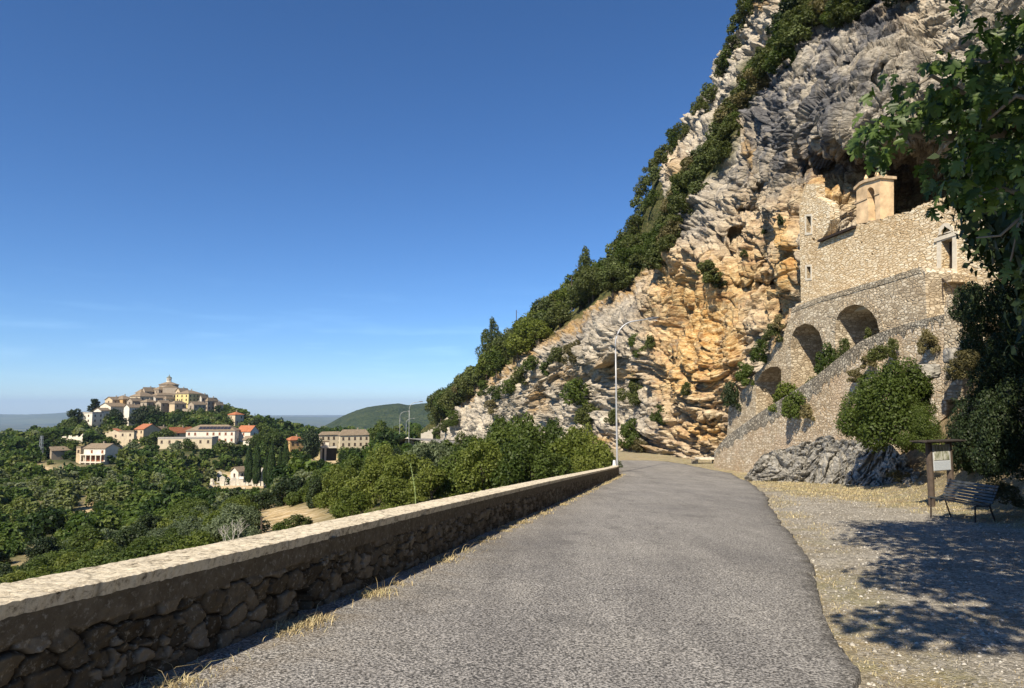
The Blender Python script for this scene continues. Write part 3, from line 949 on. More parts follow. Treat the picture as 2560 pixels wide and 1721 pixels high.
vc1 = m.voro(0.0035, m.vec(warp=120.0, wscale=0.003), 'F1', 'Color')
sc_ = m.t.nodes.new('ShaderNodeSeparateColor')
m.put(sc_.inputs[0], vc1)
n1 = m.noise(0.004, detail=9, rough=0.75)
fcol = m.ramp(m.math('ADD', m.math('MULTIPLY', sc_.outputs[0], 0.4), m.math('MULTIPLY', n1, 0.6)), [(0.3, (0.018, 0.032, 0.012)), (0.5, (0.045, 0.06, 0.022)), (0.62, (0.11, 0.11, 0.05)), (0.75, (0.24, 0.22, 0.12))])
twn = m.math('MULTIPLY', m.ramp(m.voro(0.011, feature='F1'), [(0.10, 1.0), (0.16, 0.0)]), m.ramp(m.noise(0.0007, detail=4), [(0.5, 0.0), (0.6, 0.9)]))
fcol = m.mix(twn, fcol, (0.62, 0.57, 0.50))
tag(link('far_plain', me, m.done(fcol)), kind='structure')
# ================================================================ parapet wall
WL = 0.46
seglen = np.concatenate([[0], np.cumsum(np.hypot(np.diff(WX), np.diff(WY)))])
LTOT = seglen[-1]


def wall_at(s):
    x = np.interp(s, seglen, WX)
    y = np.interp(s, seglen, WY)
    e = 1.2
    tx = np.interp(s + e, seglen, WX) - np.interp(s - e, seglen, WX)
    ty = np.interp(s + e, seglen, WY) - np.interp(s - e, seglen, WY)
    l = np.hypot(tx, ty)
    return x, y, ty / l, -tx / l, np.interp(s, seglen, WHT)


ss = [0.0]
while ss[-1] < LTOT:
    x, y, _, _, _ = wall_at(ss[-1])
    ss.append(ss[-1] + max(0.016, 0.0032 * math.hypot(x, y)))
ss = np.array(ss[:-1] + [LTOT])
hh = np.linspace(0, 1, 66)
Sg, Hg = np.meshgrid(ss, hh)
wx, wy, nx, ny, wh = wall_at(Sg)
zb = gz(wx, wy)
hm = Hg * (wh - 0.05)                                     # metres above the road
q3 = np.stack([Sg, hm, 0 * Sg], -1)
a1 = Sg + 0.10 * perlin(q3 / 0.35 + 4) + 0.04 * perlin(q3 / 0.12)
a2 = hm + 0.09 * perlin(q3 / 0.4 + 40) + 0.03 * perlin(q3 / 0.12 + 9)


def cells(a, b, cw, ch, seed):
    ca, cb = np.floor(a / cw), np.floor(b / ch)
    f1 = np.full(a.shape, 9.0)
    f2 = np.full(a.shape, 9.0)
    idr = np.zeros(a.shape)
    tl = np.zeros(a.shape)
    for i in (-1, 0, 1):
        for j in (-1, 0, 1):
            ia, ib = ca + i, cb + j
            h = np.sin(ia * 127.1 + ib * 311.7 + seed) * 43758.5453
            h2 = np.sin(ia * 269.5 + ib * 183.3 + seed) * 43758.5453
            r1, r2 = h - np.floor(h), h2 - np.floor(h2)
            ox = (ia + 0.15 + 0.7 * r1 + 0.5 * np.mod(ib, 2)) * cw
            oy = (ib + 0.2 + 0.6 * r2) * ch
            d = np.hypot((a - ox) / cw, (b - oy) / ch)
            nearer = d < f1
            f2 = np.where(nearer, f1, np.minimum(f2, d))
            idr = np.where(nearer, np.mod(r1 * 7.3 + r2 * 3.1, 1), idr)
            tl = np.where(nearer, (a - ox) / cw * (r1 - .5) * 1.6 + (b - oy) / ch * (r2 - .5) * 1.6, tl)
            f1 = np.where(nearer, d, f1)
    return f1, f2, idr, tl


f1, f2, idr, tl1 = cells(a1, a2, 0.25, 0.155, 3.0)
g1, g2, idg, tl2 = cells(a1, a2, 0.13, 0.085, 11.0)
useg = smooth(0.1, 0.25, perlin(q3 / 0.7 + 60))
edge = np.where(useg > 0.5, g2 - g1, f2 - f1)
idr = np.where(useg > 0.5, idg, idr)
tilt_ = np.where(useg > 0.5, tl2 * .5, tl1)
face = smooth(0.03, 0.11, edge)
band_h = wh - 0.05 - (0.17 + 0.03 * perlin(np.stack([Sg / 0.5, 0 * Sg, 0 * Sg], -1)) + 0.02 * perlin(np.stack([Sg / 0.13, 0 * Sg, 0 * Sg], -1)))
band = smooth(-0.012, 0.012, hm - band_h)
disp = face * (0.05 + 0.03 * idr + 0.035 * np.clip(tilt_, -1, 1)) + 0.022 * fbm(q3 / 0.12, 4, 0.6) + 0.012 * np.clip(facets(q3 / 0.07, 9)[0], -.7, .7)
disp = disp * (1 - band) + band * (0.060 + 0.010 * fbm(q3 / 0.12 + 20, 4))
hx0, _ = px_of(np.stack([wx, wy, zb + hm], -1))
hole = smooth(3, 0, np.abs(hx0 - 763) - 12) * (hm < 0.27)
disp = disp - 0.3 * hole
front = np.stack([wx + nx * (disp - 0.05), wy + ny * (disp - 0.05), zb + hm - 0.04], -1)
v = front.reshape(-1, 3)
fa = grid_faces(len(ss), len(hh))
# back face and end, plain
bx_, by_, bnx, bny, bwh = wall_at(ss)
bz = gz(bx_, by_)
bk = np.concatenate([np.stack([bx_ - bnx * WL, by_ - bny * WL, bz - 2.5], -1), np.stack([bx_ - bnx * WL, by_ - bny * WL, bz + bwh - 0.06], -1)])
n0 = len(v)
n = len(ss)
i = np.arange(n - 1)
fb = np.stack([n0 + i + 1, n0 + i, n0 + n + i, n0 + n + i + 1], -1)
ends = np.array([[n - 1, n0 + n - 1, n0 + 2 * n - 1, len(v) - 1]])
me = mesh_np('stonework', np.concatenate([v, bk]), np.concatenate([fa, fb, ends]), False)
attr(me, 'mort', np.concatenate([((1 - face) * (1 - band)).ravel(), np.zeros(len(bk))]))
attr(me, 'stone', np.concatenate([np.where(band > 0.5, 0.5, idr).ravel(), np.full(len(bk), 0.5)]))
m = Mat('wall rubble', 0.95, 0.1)
n1 = m.noise(7, detail=7, rough=0.72)
c = m.ramp(m.math('ADD', m.math('MULTIPLY', m.attr('stone'), 0.5), m.math('MULTIPLY', n1, 0.55)), [(0.25, (0.055, 0.044, 0.029)), (0.5, (0.115, 0.093, 0.062)), (0.75, (0.22, 0.185, 0.132))])
c = m.mix(m.math('MULTIPLY', m.attr('mort'), 0.95), c, (0.018, 0.014, 0.010))
lich = m.ramp(m.noise(22, detail=5, rough=0.7), [(0.55, 0.0), (0.7, 0.5)])
c = m.mix(lich, c, (0.45, 0.42, 0.34))
WALLM = m.done(c, m.bump(n1, 0.02, 1.0))
pw = empty('parapet_wall', (float(WX[1]), float(WY[1]), float(gz(WX[1], WY[1]))), 0, 'low rubble stone parapet wall with pale flat concrete top along the road edge', 'wall')


def rel(o, root):
    o.parent = root
    o.matrix_parent_inverse = Matrix.Identity(4)
    o.location = -Vector(root.location)
    return o


rel(link('stonework', me, WALLM), pw)
nc = 16
uc = np.linspace(0, 1, nc)
Sg, Ug = np.meshgrid(ss, uc)
wx, wy, nx, ny, wh = wall_at(Sg)
zb = gz(wx, wy)
q3 = np.stack([Sg, Ug * WL, 0 * Sg], -1)
off = 0.034 - Ug * (WL + 0.055) + (Ug == 0) * 0.0
off = off + np.where(Ug < 0.08, 0.018 * fbm(q3 / 0.10, 4, 0.7) - 0.03 * smooth(0.3, 0.55, perlin(q3 / 0.45 + 7)), 0) + np.where(Ug > 0.93, 0.02 * fbm(q3 / 0.2, 3), 0)
zt = zb + wh + 0.010 * fbm(q3 / 0.18, 4) + 0.008 * perlin(q3 / 0.05) - 0.006 * (np.abs(Ug - 0.5) > 0.45)
top = np.stack([wx + nx * off, wy + ny * off, zt], -1)
lo0, lo1 = top[:1].copy(), top[-1:].copy()
lo0[..., 2] -= 0.085
lo1[..., 2] -= 0.10
lo0[..., 0] -= nx[:1] * 0.02
lo0[..., 1] -= ny[:1] * 0.02
tv = np.concatenate([lo0, top, lo1], 0)
me = mesh_np('coping', tv.reshape(-1, 3), np.concatenate([grid_faces(len(ss), nc + 2)[:, ::-1], np.array([[k * len(ss) + len(ss) - 1, (k + 1) * len(ss) + len(ss) - 1, (nc - k) * len(ss) + len(ss) - 1, (nc + 1 - k) * len(ss) + len(ss) - 1] for k in range((nc + 2) // 2)])]), True)
m = Mat('old concrete', 0.95, 0.1)
n1 = m.noise(16, m.vec(warp=0.1, wscale=6), 8, 0.78)
n2 = m.noise(2.2, detail=6, rough=0.7)
n3 = m.voro(11, m.vec(warp=0.25, wscale=9), 'DISTANCE_TO_EDGE')
c = m.ramp(m.math('ADD', m.math('MULTIPLY', n1, 0.75), m.math('MULTIPLY', n2, 0.25)), [(0.38, (0.10, 0.085, 0.06)), (0.44, (0.44, 0.375, 0.27)), (0.51, (0.68, 0.60, 0.445)), (0.7, (0.79, 0.72, 0.57))])
jn = m.ramp(m.voro(0.55, m.vec((1, 1, 1), warp=0.3, wscale=3), 'DISTANCE_TO_EDGE'), [(0.0, 0.6), (0.012, 0.0)])
c = m.mix(jn, c, (0.07, 0.06, 0.045))
rel(link('coping', me, m.done(c, m.bump(n1, 0.02, 1.0))), pw)
bpy.data.objects['coping'].data.polygons.foreach_set('use_smooth', np.zeros(len(bpy.data.objects['coping'].data.polygons), bool))

# ================================================================ street lamps
GALV = plain('galvanised steel', (0.42, 0.425, 0.43), 0.5, 0.12, 2.0, 0.35, 0.5)
LAMPHEAD = plain('lamp head', (0.08, 0.082, 0.085), 0.4, 0.1, 4.0, 0.2, 0.5)
GLASS = plain('lamp glass', (0.5, 0.5, 0.48), 0.2, 0.05, 4.0, 0.0, 0.6)


def street_lamp(base, H, reach, rz, label):
    r = empty('street_lamp', base, rz, label, 'street lamp', 'street lamps along the road')
    MB().tube([(0, 0, -0.6), (0, 0, 0.9), (0, 0, H * 0.55), (0, 0, H - 2.4)], [0.085, 0.08, 0.065, 0.052], 12).lathe((0, 0, 0.0), [(0.17, -0.4), (0.17, 0.04), (0.11, 0.1)], 12).build('pole', GALV, r, sm=True)
    R = reach * 0.55
    pts = [(0, 0, H - 2.4)] + [(R * (1 - math.cos(a)), 0, H - 2.0 + 1.75 * math.sin(a)) for a in np.linspace(0, 1.42, 10)] + [(reach * 0.8, 0, H - 0.12)]
    MB().tube(pts, [0.055] + [0.058] * 10 + [0.05], 10).build('arm', GALV, r, sm=True)
    hd = MB()
    prof = [(reach * 0.74, 0.05, 0.04), (reach * 0.80, 0.10, 0.07), (reach * 0.92, 0.15, 0.085), (reach * 1.03, 0.14, 0.07), (reach * 1.10, 0.06, 0.03)]
    v = []
    for x, w, t in prof:
        v += [(x, w * c_, H - 0.13 + (x - reach * .74) * 0.10 + t * s_) for c_, s_ in ((-1, -.4), (-.8, .5), (0, 1), (.8, .5), (1, -.4), (0, -.7))]
    k = len(prof)
    hd.add(v, [(i * 6 + j, i * 6 + (j + 1) % 6, i * 6 + 6 + (j + 1) % 6, i * 6 + 6 + j) for i in range(k - 1) for j in range(6)] + [tuple(range(5, -1, -1)), tuple((k - 1) * 6 + j for j in range(6))])
    hd.v = [(x, y * 1.3, (z - (H - .13)) * 1.5 + H - .13) for x, y, z in hd.v]
    head = hd.build('lamp_head', LAMPHEAD, r)
    MB().box((reach * 0.95, 0, H - 0.185), (reach * 0.2, 0.2, 0.04)).build('diffuser', GLASS, head)
    return r


def lamp_at(px, ytop, ybase, d, reach, rz, label):
    b = P(px, ybase, d)
    t = P(px, ytop, d)
    street_lamp(b, t[2] - b[2], reach, rz, label)


lamp_at(1543.5, 789, 1186, 51.2, 3.15, 0.12, 'tall grey curved-arm street lamp standing right at the end of the parapet wall')
lamp_at(1226, 962, 1085, 165, 3.6, 0.2, 'grey street lamp against the pale cliff foot behind the roadside bushes')
lamp_at(1022, 1004, 1112, 185, 3.4, 0.2, 'taller of the far grey street lamps by the distant road, arm above the green hill')
lamp_at(999, 1028, 1100, 250, 3.4, 0.1, 'leftmost far grey street lamp by the distant road, with a rounded arm')
lamp_at(1015, 1046, 1095, 300, 3.6, 0.1, 'smallest far grey street lamp, seen between two larger lamps by the distant road')

# ================================================================ hermitage under the rock
M_FAC = masonry('facade stone', (0.52, 0.40, 0.245), (0.74, 0.62, 0.43), (0.84, 0.77, 0.60), 2.7, 8.2, (0.50, 0.37, 0.21), 0.05)
M_PLAS = masonry('ramp stone', (0.30, 0.25, 0.18), (0.56, 0.485, 0.365), (0.76, 0.69, 0.56), 3.4, 6.6, (0.46, 0.35, 0.225), 0.06, plaster=(0.52, 0.41, 0.29))
M_ARC = masonry('arcade stone', (0.26, 0.215, 0.155), (0.52, 0.445, 0.325), (0.73, 0.66, 0.52), 3.2, 6.2, (0.40, 0.325, 0.225), 0.06)
M_LICH = masonry('lichened coping', (0.165, 0.152, 0.122), (0.34, 0.31, 0.25), (0.60, 0.55, 0.445), 5.0, 6.5, (0.15, 0.135, 0.11), 0.07)
M_LICH2 = masonry('weathered coping', (0.22, 0.195, 0.15), (0.42, 0.37, 0.28), (0.64, 0.58, 0.46), 3.2, 6.2, (0.28, 0.235, 0.17), 0.07)
M_DRESS = plain('dressed stone', (0.60, 0.54, 0.43), 0.85, 0.15, 4.0)
M_BELL = plain('bell gable stone', (0.64, 0.46, 0.27), 0.88, 0.42, 1.1)
M_BELLC = plain('cornice stone', (0.50, 0.37, 0.23), 0.9, 0.3, 6.0)
M_WOOD = plain('old brown wood', (0.030, 0.021, 0.016), 0.75, 0.3, 8.0)
M_IRON = plain('rusty iron', (0.055, 0.042, 0.035), 0.6, 0.3, 12.0, 0.3)
M_DARK = plain('painted dark', (0.03, 0.026, 0.022), 0.95, 0.2, 3.0)  # near-black for sheets behind openings, their shade put into the colour


class Plane:
    def __init__(s, a, b):
        s.a = np.array([a[0], a[1]])
        d = np.array([b[0] - a[0], b[1] - a[1]])
        s.d = d / np.linalg.norm(d)
        s.rz = math.atan2(s.d[1], s.d[0])
        s.n = np.array([-s.d[1], s.d[0]])     # local +y, into the rock

    def shift(s, t):
        a = s.a + s.n * t
        return Plane(a, a + s.d)

    def xz(s, px, py):
        r = ray(px, py)
        t = ((s.a - EYE[:2]) @ s.n) / (r[:2] @ s.n)
        p = EYE + r * t
        return ((p[:2] - s.a) @ s.d, p[2])

    def poly(s, pts):
        return [s.xz(*q) for q in pts]

    def world(s, x, z, y=0.0):
        q = s.a + s.d * x + s.n * y
        return (q[0], q[1], z)


FP = Plane((21.7, 51.5), (24.3, 38.0))
RP = Plane((17.15, 58.0), (20.95, 33.0))
AP = RP.shift(2.1)

herm = empty('hermitage', FP.world(0, 0), FP.rz, 'cream rubble stone hermitage building with small windows set into the cliff cave', 'hermitage')


def ragged(pts, amp, n, seed):
    """break straight runs into short uneven steps of masonry"""
    r = random.Random(seed)
    out = []
    for (x0, z0), (x1, z1) in zip(pts[:-1], pts[1:]):
        for k in range(n):
            t = k / n
            out.append((x0 + (x1 - x0) * t, z0 + (z1 - z0) * t + (r.uniform(-amp, amp) if k else 0)))
    return out + [pts[-1]]


topl = FP.poly([(1998, 521), (2005, 490), (2012, 462), (2039, 459), (2040, 493), (2058, 500), (2075, 513), (2076, 550), (2066, 580), (2054, 598)])
topl += ragged(FP.poly([(2054, 600), (2140, 565), (2186, 552), (2225, 541), (2268, 530), (2300, 515), (2333, 503), (2400, 474), (2480, 445), (2640, 392)]), 0.10, 7, 3)
outer = topl + FP.poly([(2640, 900), (2335, 830), (2308, 712), (2144, 745), (2003, 782)])
rect = lambda x0, y0, x1, y1: FP.poly([(x0, y0), (x1, y0), (x1, y1), (x0, y1)])


def arch(pl, x0, x1, ytop, yspr, ybot):
    a = pl.xz(x0, yspr)
    b = pl.xz(x1, yspr)
    c_ = pl.xz((x0 + x1) / 2, ytop)
    d0, d1 = pl.xz(x0, ybot), pl.xz(x1, ybot)
    cx, rx = (a[0] + b[0]) / 2, (b[0] - a[0]) / 2
    pts = [(a[0], d0[1])]
    for k in range(11):
        t = math.pi * k / 10
        zs = a[1] + (b[1] - a[1]) * (1 - math.cos(t)) / 2
        rz_ = c_[1] - (a[1] + b[1]) / 2
        pts.append((cx - rx * math.cos(t), zs + rz_ * math.sin(t)))
    pts.append((b[0], d1[1]))
    return pts


win1 = rect(2016, 541, 2028, 582)
win2 = rect(2017, 667, 2027, 696)
doorh = FP.poly([(2354, 604), (2382, 594), (2382, 690), (2354, 696)])
lun = arch(FP, 2354, 2381, 571, 586, 594)
lun[0] = (lun[0][0], FP.xz(2354, 598)[1])
lun[-1] = (lun[-1][0], FP.xz(2381, 588)[1])
slits = [rect(2151, 604, 2156, 609), rect(2178, 633, 2183, 638), rect(2030, 595, 2037, 602)]
MB().prism([outer, win1, win2, doorh, lun] + slits, 0.75).build('facade', M_FAC, herm)


def framed(hole, grow, name, mat, proud=0.03):
    xs = [q[0] for q in hole]
    zs = [q[1] for q in hole]
    cx, cz = sum(xs) / len(xs), sum(zs) / len(zs)
    o2 = []
    for x, z in hole:
        o2.append((x + math.copysign(grow, x - cx), z + math.copysign(grow, z - cz)))
    return MB().prism([o2, hole], 0.3 + proud, -proud).build(name, mat, herm)


for w in (win1, win2):
    f = framed(w, 0.16, 'window', M_DRESS)
    xs = [q[0] for q in w]
    zs = [q[1] for q in w]
    MB().box(((min(xs) + max(xs)) / 2, 0.5, (min(zs) + max(zs)) / 2), (max(xs) - min(xs) + .1, 0.06, max(zs) - min(zs) + .1)).build('window_dark_back', M_DARK, f)  # near-black board, painted stand-in for the shade inside the window
df = MB()
o2 = [(doorh[0][0] - .3, doorh[0][1] + .05), (doorh[1][0] + .3, doorh[1][1] + .05), (doorh[2][0] + .3, doorh[2][1]), (doorh[3][0] - .3, doorh[3][1])]
df.prism([o2, [(x, z) for x, z in doorh[:2]] + [(doorh[2][0], doorh[2][1] + .02), (doorh[3][0], doorh[3][1] + .02)]], 0.4, -0.04)
lx0, lx1 = doorh[0][0], doorh[1][0]
lz0, lz1 = doorh[0][1], doorh[1][1]
df.prism([[(lx0 - .45, lz0 + .06), (lx1 + .45, lz1 + .06), (lx1 + .45, lz1 + .27), (lx0 - .45, lz0 + .27)]], 0.45, -0.09)
df.prism([[(lun[0][0] - .28, lun[0][1] + 0.24)] + [(x + (x - (lx0 + lx1) / 2) * 0.45, z + 0.25 * max(0, math.sin(math.pi * k / 10)) + .06) for k, (x, z) in enumerate(lun[1:-1])] + [(lun[-1][0] + .28, lun[-1][1] + 0.24)], [(x, z + .26 if k in (0, len(lun) - 1) else z + .02) for k, (x, z) in enumerate(lun)]], 0.4, -0.05)
df.build('door_surround', M_DRESS, herm)
dr = MB().box(((lx0 + lx1) / 2, 0.55, (doorh[2][1] + lz1) / 2), (lx1 - lx0 + .2, 0.08, lz1 - doorh[2][1] + .5)).build('door', M_WOOD, herm)
MB().box(((lx0 + lx1) / 2, 0.5, (doorh[2][1] + lz1) / 2), (0.03, 0.1, lz1 - doorh[2][1] + .3)).build('door_seam', M_IRON, dr)
MB().box(((lx0 + lx1) / 2, 0.62, lun[5][1] - .3), (lx1 - lx0 + .3, 0.06, 1.4)).build('lunette_panel', M_DARK, herm)
MB().box(((lx0 + lx1) / 2, -0.35, doorh[2][1] - .12), (lx1 - lx0 + .9, 0.7, 0.16)).box(((lx0 + lx1) / 2 + .2, -0.6, doorh[2][1] - .36), (lx1 - lx0 + 1.2, 0.9, 0.32)).build('doorstep', M_ARC, herm)
# ledge beam and iron railing of the little terrace
a, b = FP.xz(2052, 603), FP.xz(2141, 567)
MB().prism([[(a[0], a[1] - .10), (b[0], b[1] - .10), (b[0], b[1] + .06), (a[0], a[1] + .06)]], 0.5, -0.28).build('ledge', M_WOOD, herm)
rl = MB()
a, b = FP.xz(2064, 592), FP.xz(2139, 561)
for k in range(7):
    t = k / 6
    x, z = a[0] + (b[0] - a[0]) * t, a[1] + (b[1] - a[1]) * t
    rl.tube([(x, .1, z), (x, .1, z + 1.0)], 0.014, 6)
    if k < 6:
        x2, z2 = a[0] + (b[0] - a[0]) * (k + 1) / 6, a[1] + (b[1] - a[1]) * (k + 1) / 6
        rl.tube([(x, .1, z), (x2, .1, z2 + 1)], 0.007, 6).tube([(x, .1, z + 1), (x2, .1, z2)], 0.007, 6)
rl.tube([(a[0], .1, a[1] + 1), (b[0], .1, b[1] + 1)], 0.02, 6)
rl.build('railing', M_IRON, herm)
# bell gable
bg_ = Plane(FP.a - FP.n * 0.06, FP.a - FP.n * 0.06 + FP.d)
gp = bg_.poly([(2139, 560), (2139, 474), (2150, 462), (2164, 455), (2182, 451), (2198, 446), (2198, 552)])
ah = arch(bg_, 2166, 2184, 468, 480, 552)
gb = MB().prism([gp, ah], 1.0, 0.0)
gbo = gb.build('bell_gable', M_BELL, herm)
gx0, gx1 = gp[0][0], gp[-1][0]
cn = MB()
tl = gp[1:6]
cn.prism([[(x - .12 if i == 0 else x + (.12 if i == 4 else 0), z - .02) for i, (x, z) in enumerate(tl)] + [(x - .12 if i == 0 else x + (.12 if i == 4 else 0), z + .16) for i, (x, z) in reversed(list(enumerate(tl)))]], 1.24, -0.12)
zm = bg_.xz(2198, 484)[1]
zm0 = bg_.xz(2139, 502)[1]
zj0, zj1 = bg_.xz(2166, 500)[1], bg_.xz(2184, 488)[1]
cn.prism([[(gx0 - .08, zm), (ah[0][0], zm), (ah[0][0], zm + .13), (gx0 - .05, zm + .09)]], 1.10, -0.05)
cn.prism([[(ah[-1][0], zm), (gx1 + .08, zm), (gx1 + .08, zm + .13), (ah[-1][0], zm + .09)]], 1.10, -0.05)
cn.build('cornice', M_BELLC, gbo)
for x, z in ((2152, 461), (2179, 452), (2196, 446)):
    q = bg_.xz(x, z)
    MB().lathe((q[0] - .05, 0.4, q[1] + .13), [(0.16, 0), (0.17, .1), (0.09, .18), (0.14, .3), (0.05, .52), (0.02, .56)], 8).build('finial', M_BELL, gbo)
MB().lathe(((ah[0][0] + ah[-1][0]) / 2, 0.5, bg_.xz(2175, 489)[1]), [(0.20, 0), (0.17, .1), (0.12, .25), (0.08, .32), (0.02, .34)], 12).build('bell', M_IRON, gbo)

# arcaded terrace wall
arcade = empty('arcaded_terrace', AP.world(0, 0), AP.rz, 'grey stone terrace wall pierced by three dark arches below the hermitage', 'terrace')
at = [(1979, 772), (2044, 746), (2090, 733), (2144, 717), (2236, 690), (2302, 669)]
arc_top = ragged(AP.poly(at), 0.05, 6, 5)
left_edge = AP.poly([(1822, 1017), (1853, 979), (1891, 933), (1930, 880), (1964, 822), (1976, 795)])
out_arc = ragged(left_edge, 0.2, 3, 8) + arc_top + AP.poly([(2313, 680), (2314, 730), (2322, 900), (2100, 1010), (1900, 1110), (1815, 1120)])
A3 = AP.poly([(2088, 935), (2088, 830), (2091, 800), (2099, 783), (2115, 768), (2138, 761), (2160, 765), (2180, 780), (2193, 800), (2199, 826), (2199, 900)])
A2 = AP.poly([(1977, 985), (1977, 870), (1980, 838), (1991, 819), (2014, 808), (2033, 813), (2049, 830), (2058, 857), (2060, 895), (2060, 945)])
A1 = AP.poly([(1889, 1055), (1890, 955), (1906, 930), (1926, 918), (1944, 917), (1953, 925), (1953, 1015)])
MB().prism([out_arc, A3, A2, A1], 3.5).build('arch_wall', M_ARC, arcade)
MB().prism([[(x, z - .2) for x, z in AP.poly([(1880, 950), (1930, 895), (1985, 800), (2090, 745), (2290, 690), (2310, 900), (2100, 1000), (1890, 1090)])]], 0.5, 3.52).build('niche_wall', M_ARC, arcade)
tp = AP.poly(at)
cope = lambda pts, t, h, dz=0.03: MB().prism([[(x, z + dz) for x, z in pts] + [(x, z - h) for x, z in reversed(pts)]], t, -0.03)
cope(ragged(tp, 0.03, 4, 9), 0.55, 0.30).build('coping', M_LICH2, arcade)
for ar in (A3, A2):
    vs = MB()
    cxx = sum(q[0] for q in ar) / len(ar)
    for (x0, z0), (x1, z1) in zip(ar[1:-2], ar[2:-1]):
        for k in range(3):
            t = (k + .5) / 3
            x, z = x0 + (x1 - x0) * t, z0 + (z1 - z0) * t
            ang = math.atan2(z1 - z0, x1 - x0)
            vs.box((x - math.sin(ang) * .2, 0.12, z + math.cos(ang) * .2), (math.hypot(x1 - x0, z1 - z0) / 3 * .9, 0.3, 0.42), tilt=Matrix.Rotation(-ang, 3, 'Y'))
    vs.build('arch_ring', M_ARC, arcade)
flo = [(x, z - 1.0) for x, z in tp]
MB().prism([flo + [(x, z - .3) for x, z in reversed(flo)]], 3.0, 0.9).build('terrace_floor', M_DRESS, arcade)

# ramp with parapet and gate pier
ramp = empty('stair_ramp', RP.world(0, 0), RP.rz, 'long stone ramp wall climbing from the roadside up to the hermitage door', 'ramp')
rt = [(1786, 1132), (1800, 1112), (1815, 1094), (1899, 1034), (1983, 981), (2040, 943), (2083, 908), (2118, 880), (2152, 856), (2190, 838), (2236, 821), (2300, 803), (2366, 787)]
r_top = RP.poly(rt)
MB().prism([ragged(r_top, 0.035, 5, 2) + RP.poly([(2366, 1040), (2200, 1180), (1990, 1195), (1786, 1175)])], 0.6).build('ramp_wall', M_PLAS, ramp)
hts = [0.3, 0.5, 0.8, 1.0, 1.0, 1.0, 0.95, 0.8, 0.6, 0.5, 0.45, 0.4, 0.3]
r_ = random.Random(4)
lowc = []
for (x0, z0), (x1, z1), h0, h1 in zip(r_top[:-1], r_top[1:], hts[:-1], hts[1:]):
    for k in range(14):
        t = k / 14
        lowc.append((x0 + (x1 - x0) * t, z0 + (z1 - z0) * t - (h0 + (h1 - h0) * t) + r_.uniform(-.26, .26)))
MB().prism([[(x, z + .04) for x, z in r_top] + list(reversed(lowc))], 0.66, -0.03).build('coping', M_LICH, ramp)
st = MB()
xa, xb = r_top[2][0], r_top[-1][0]
for k in range(44):
    t0 = k / 44
    x = xa + (xb - xa) * (t0 + .5 / 44)
    z = np.interp(x, [q[0] for q in r_top], [q[1] for q in r_top]) - 1.0
    st.box((x, 1.35, z - .6), ((xb - xa) / 44, 1.45, 1.2))
st.build('steps', M_DRESS, ramp)
pr = RP.poly([(2366, 1000), (2366, 768), (2372, 745), (2384, 735), (2400, 738), (2411, 748), (2412, 1000)])
MB().prism([ragged(pr, 0.06, 4, 12)], 1.1, -0.12).build('gate_pier', M_ARC, ramp)
hr = MB()
a, b = AP.xz(2318, 695), AP.xz(2345, 722)
for q in (a, b):
    hr.tube([(q[0], 0.9, q[1] - 1.2), (q[0], 0.9, q[1])], 0.025, 6)
hr.tube([(a[0], 0.9, a[1]), (b[0], 0.9, b[1])], 0.025, 6)
rel_h = hr.build('handrail', M_IRON, arcade)

# boulder on the bank and the stone slab by the road
def boulder(name, c, r, label, mat, seed, cat='boulder'):
    rr = np.random.RandomState(seed)
    nu, nv = 48, 28
    th = np.linspace(0, 2 * np.pi, nu)[None]
    ph = np.linspace(-np.pi / 2, np.pi / 2, nv)[:, None]
    d = np.stack([np.cos(ph) * np.cos(th), np.cos(ph) * np.sin(th), np.sin(ph) + 0 * th], -1)
    sq = d / np.maximum(np.abs(d).max(-1, keepdims=True), 1e-6) * 0.5 + d * 0.5
    s = 1 + 0.25 * fbm(d * 1.4 + seed * 3.3, 4) + 0.1 * ridged(np.stack([d[..., 0], d[..., 1], d[..., 2] * 5], -1) + seed, 3)
    v = sq * s[..., None] * np.array(r)
    me = mesh_np(name, v.reshape(-1, 3), grid_faces(nu, nv), True)
    return tag(link(name, me, mat, None, c), label, cat)


boulder('boulder', P(2312, 930, 31.5), (0.50, 0.6, 0.34), 'grey layered boulder jutting from the bank right above the large green bush', GREYROCK, 2)
boulder('boulder', P(2382, 890, 31.0), (0.30, 0.32, 0.34), 'pale rounded boulder at the foot of the gate pier', GREYROCK, 5)
cs = ghit(1763, 1158)
sb = empty('stone_slab', cs, -0.1, 'pale stone slab spanning a dark opening at the roadside by the ramp foot', 'culvert')
MB().box((0, 0, 0.42), (1.7, 0.9, 0.16)).build('slab', M_DRESS, sb)
MB().box((-0.95, 0, 0.1), (0.5, 0.8, 0.5)).box((0.85, 0.1, 0.1), (0.3, 0.8, 0.5)).build('side_block', M_ARC, sb)
mk = P(1536, 1168, 50.0)
MB().lathe((0, 0, 0), [(0.16, -0.6), (0.17, 0.0), (0.13, 0.2), (0.10, 0.48), (0.03, 0.5)], 7).build('marker_stone', plain('white paint', (0.72, 0.72, 0.70), 0.6, 0.1))
tag(bpy.data.objects['marker_stone'], 'short white stub standing behind the end of the parapet wall', 'marker').location = [float(q) for q in mk]

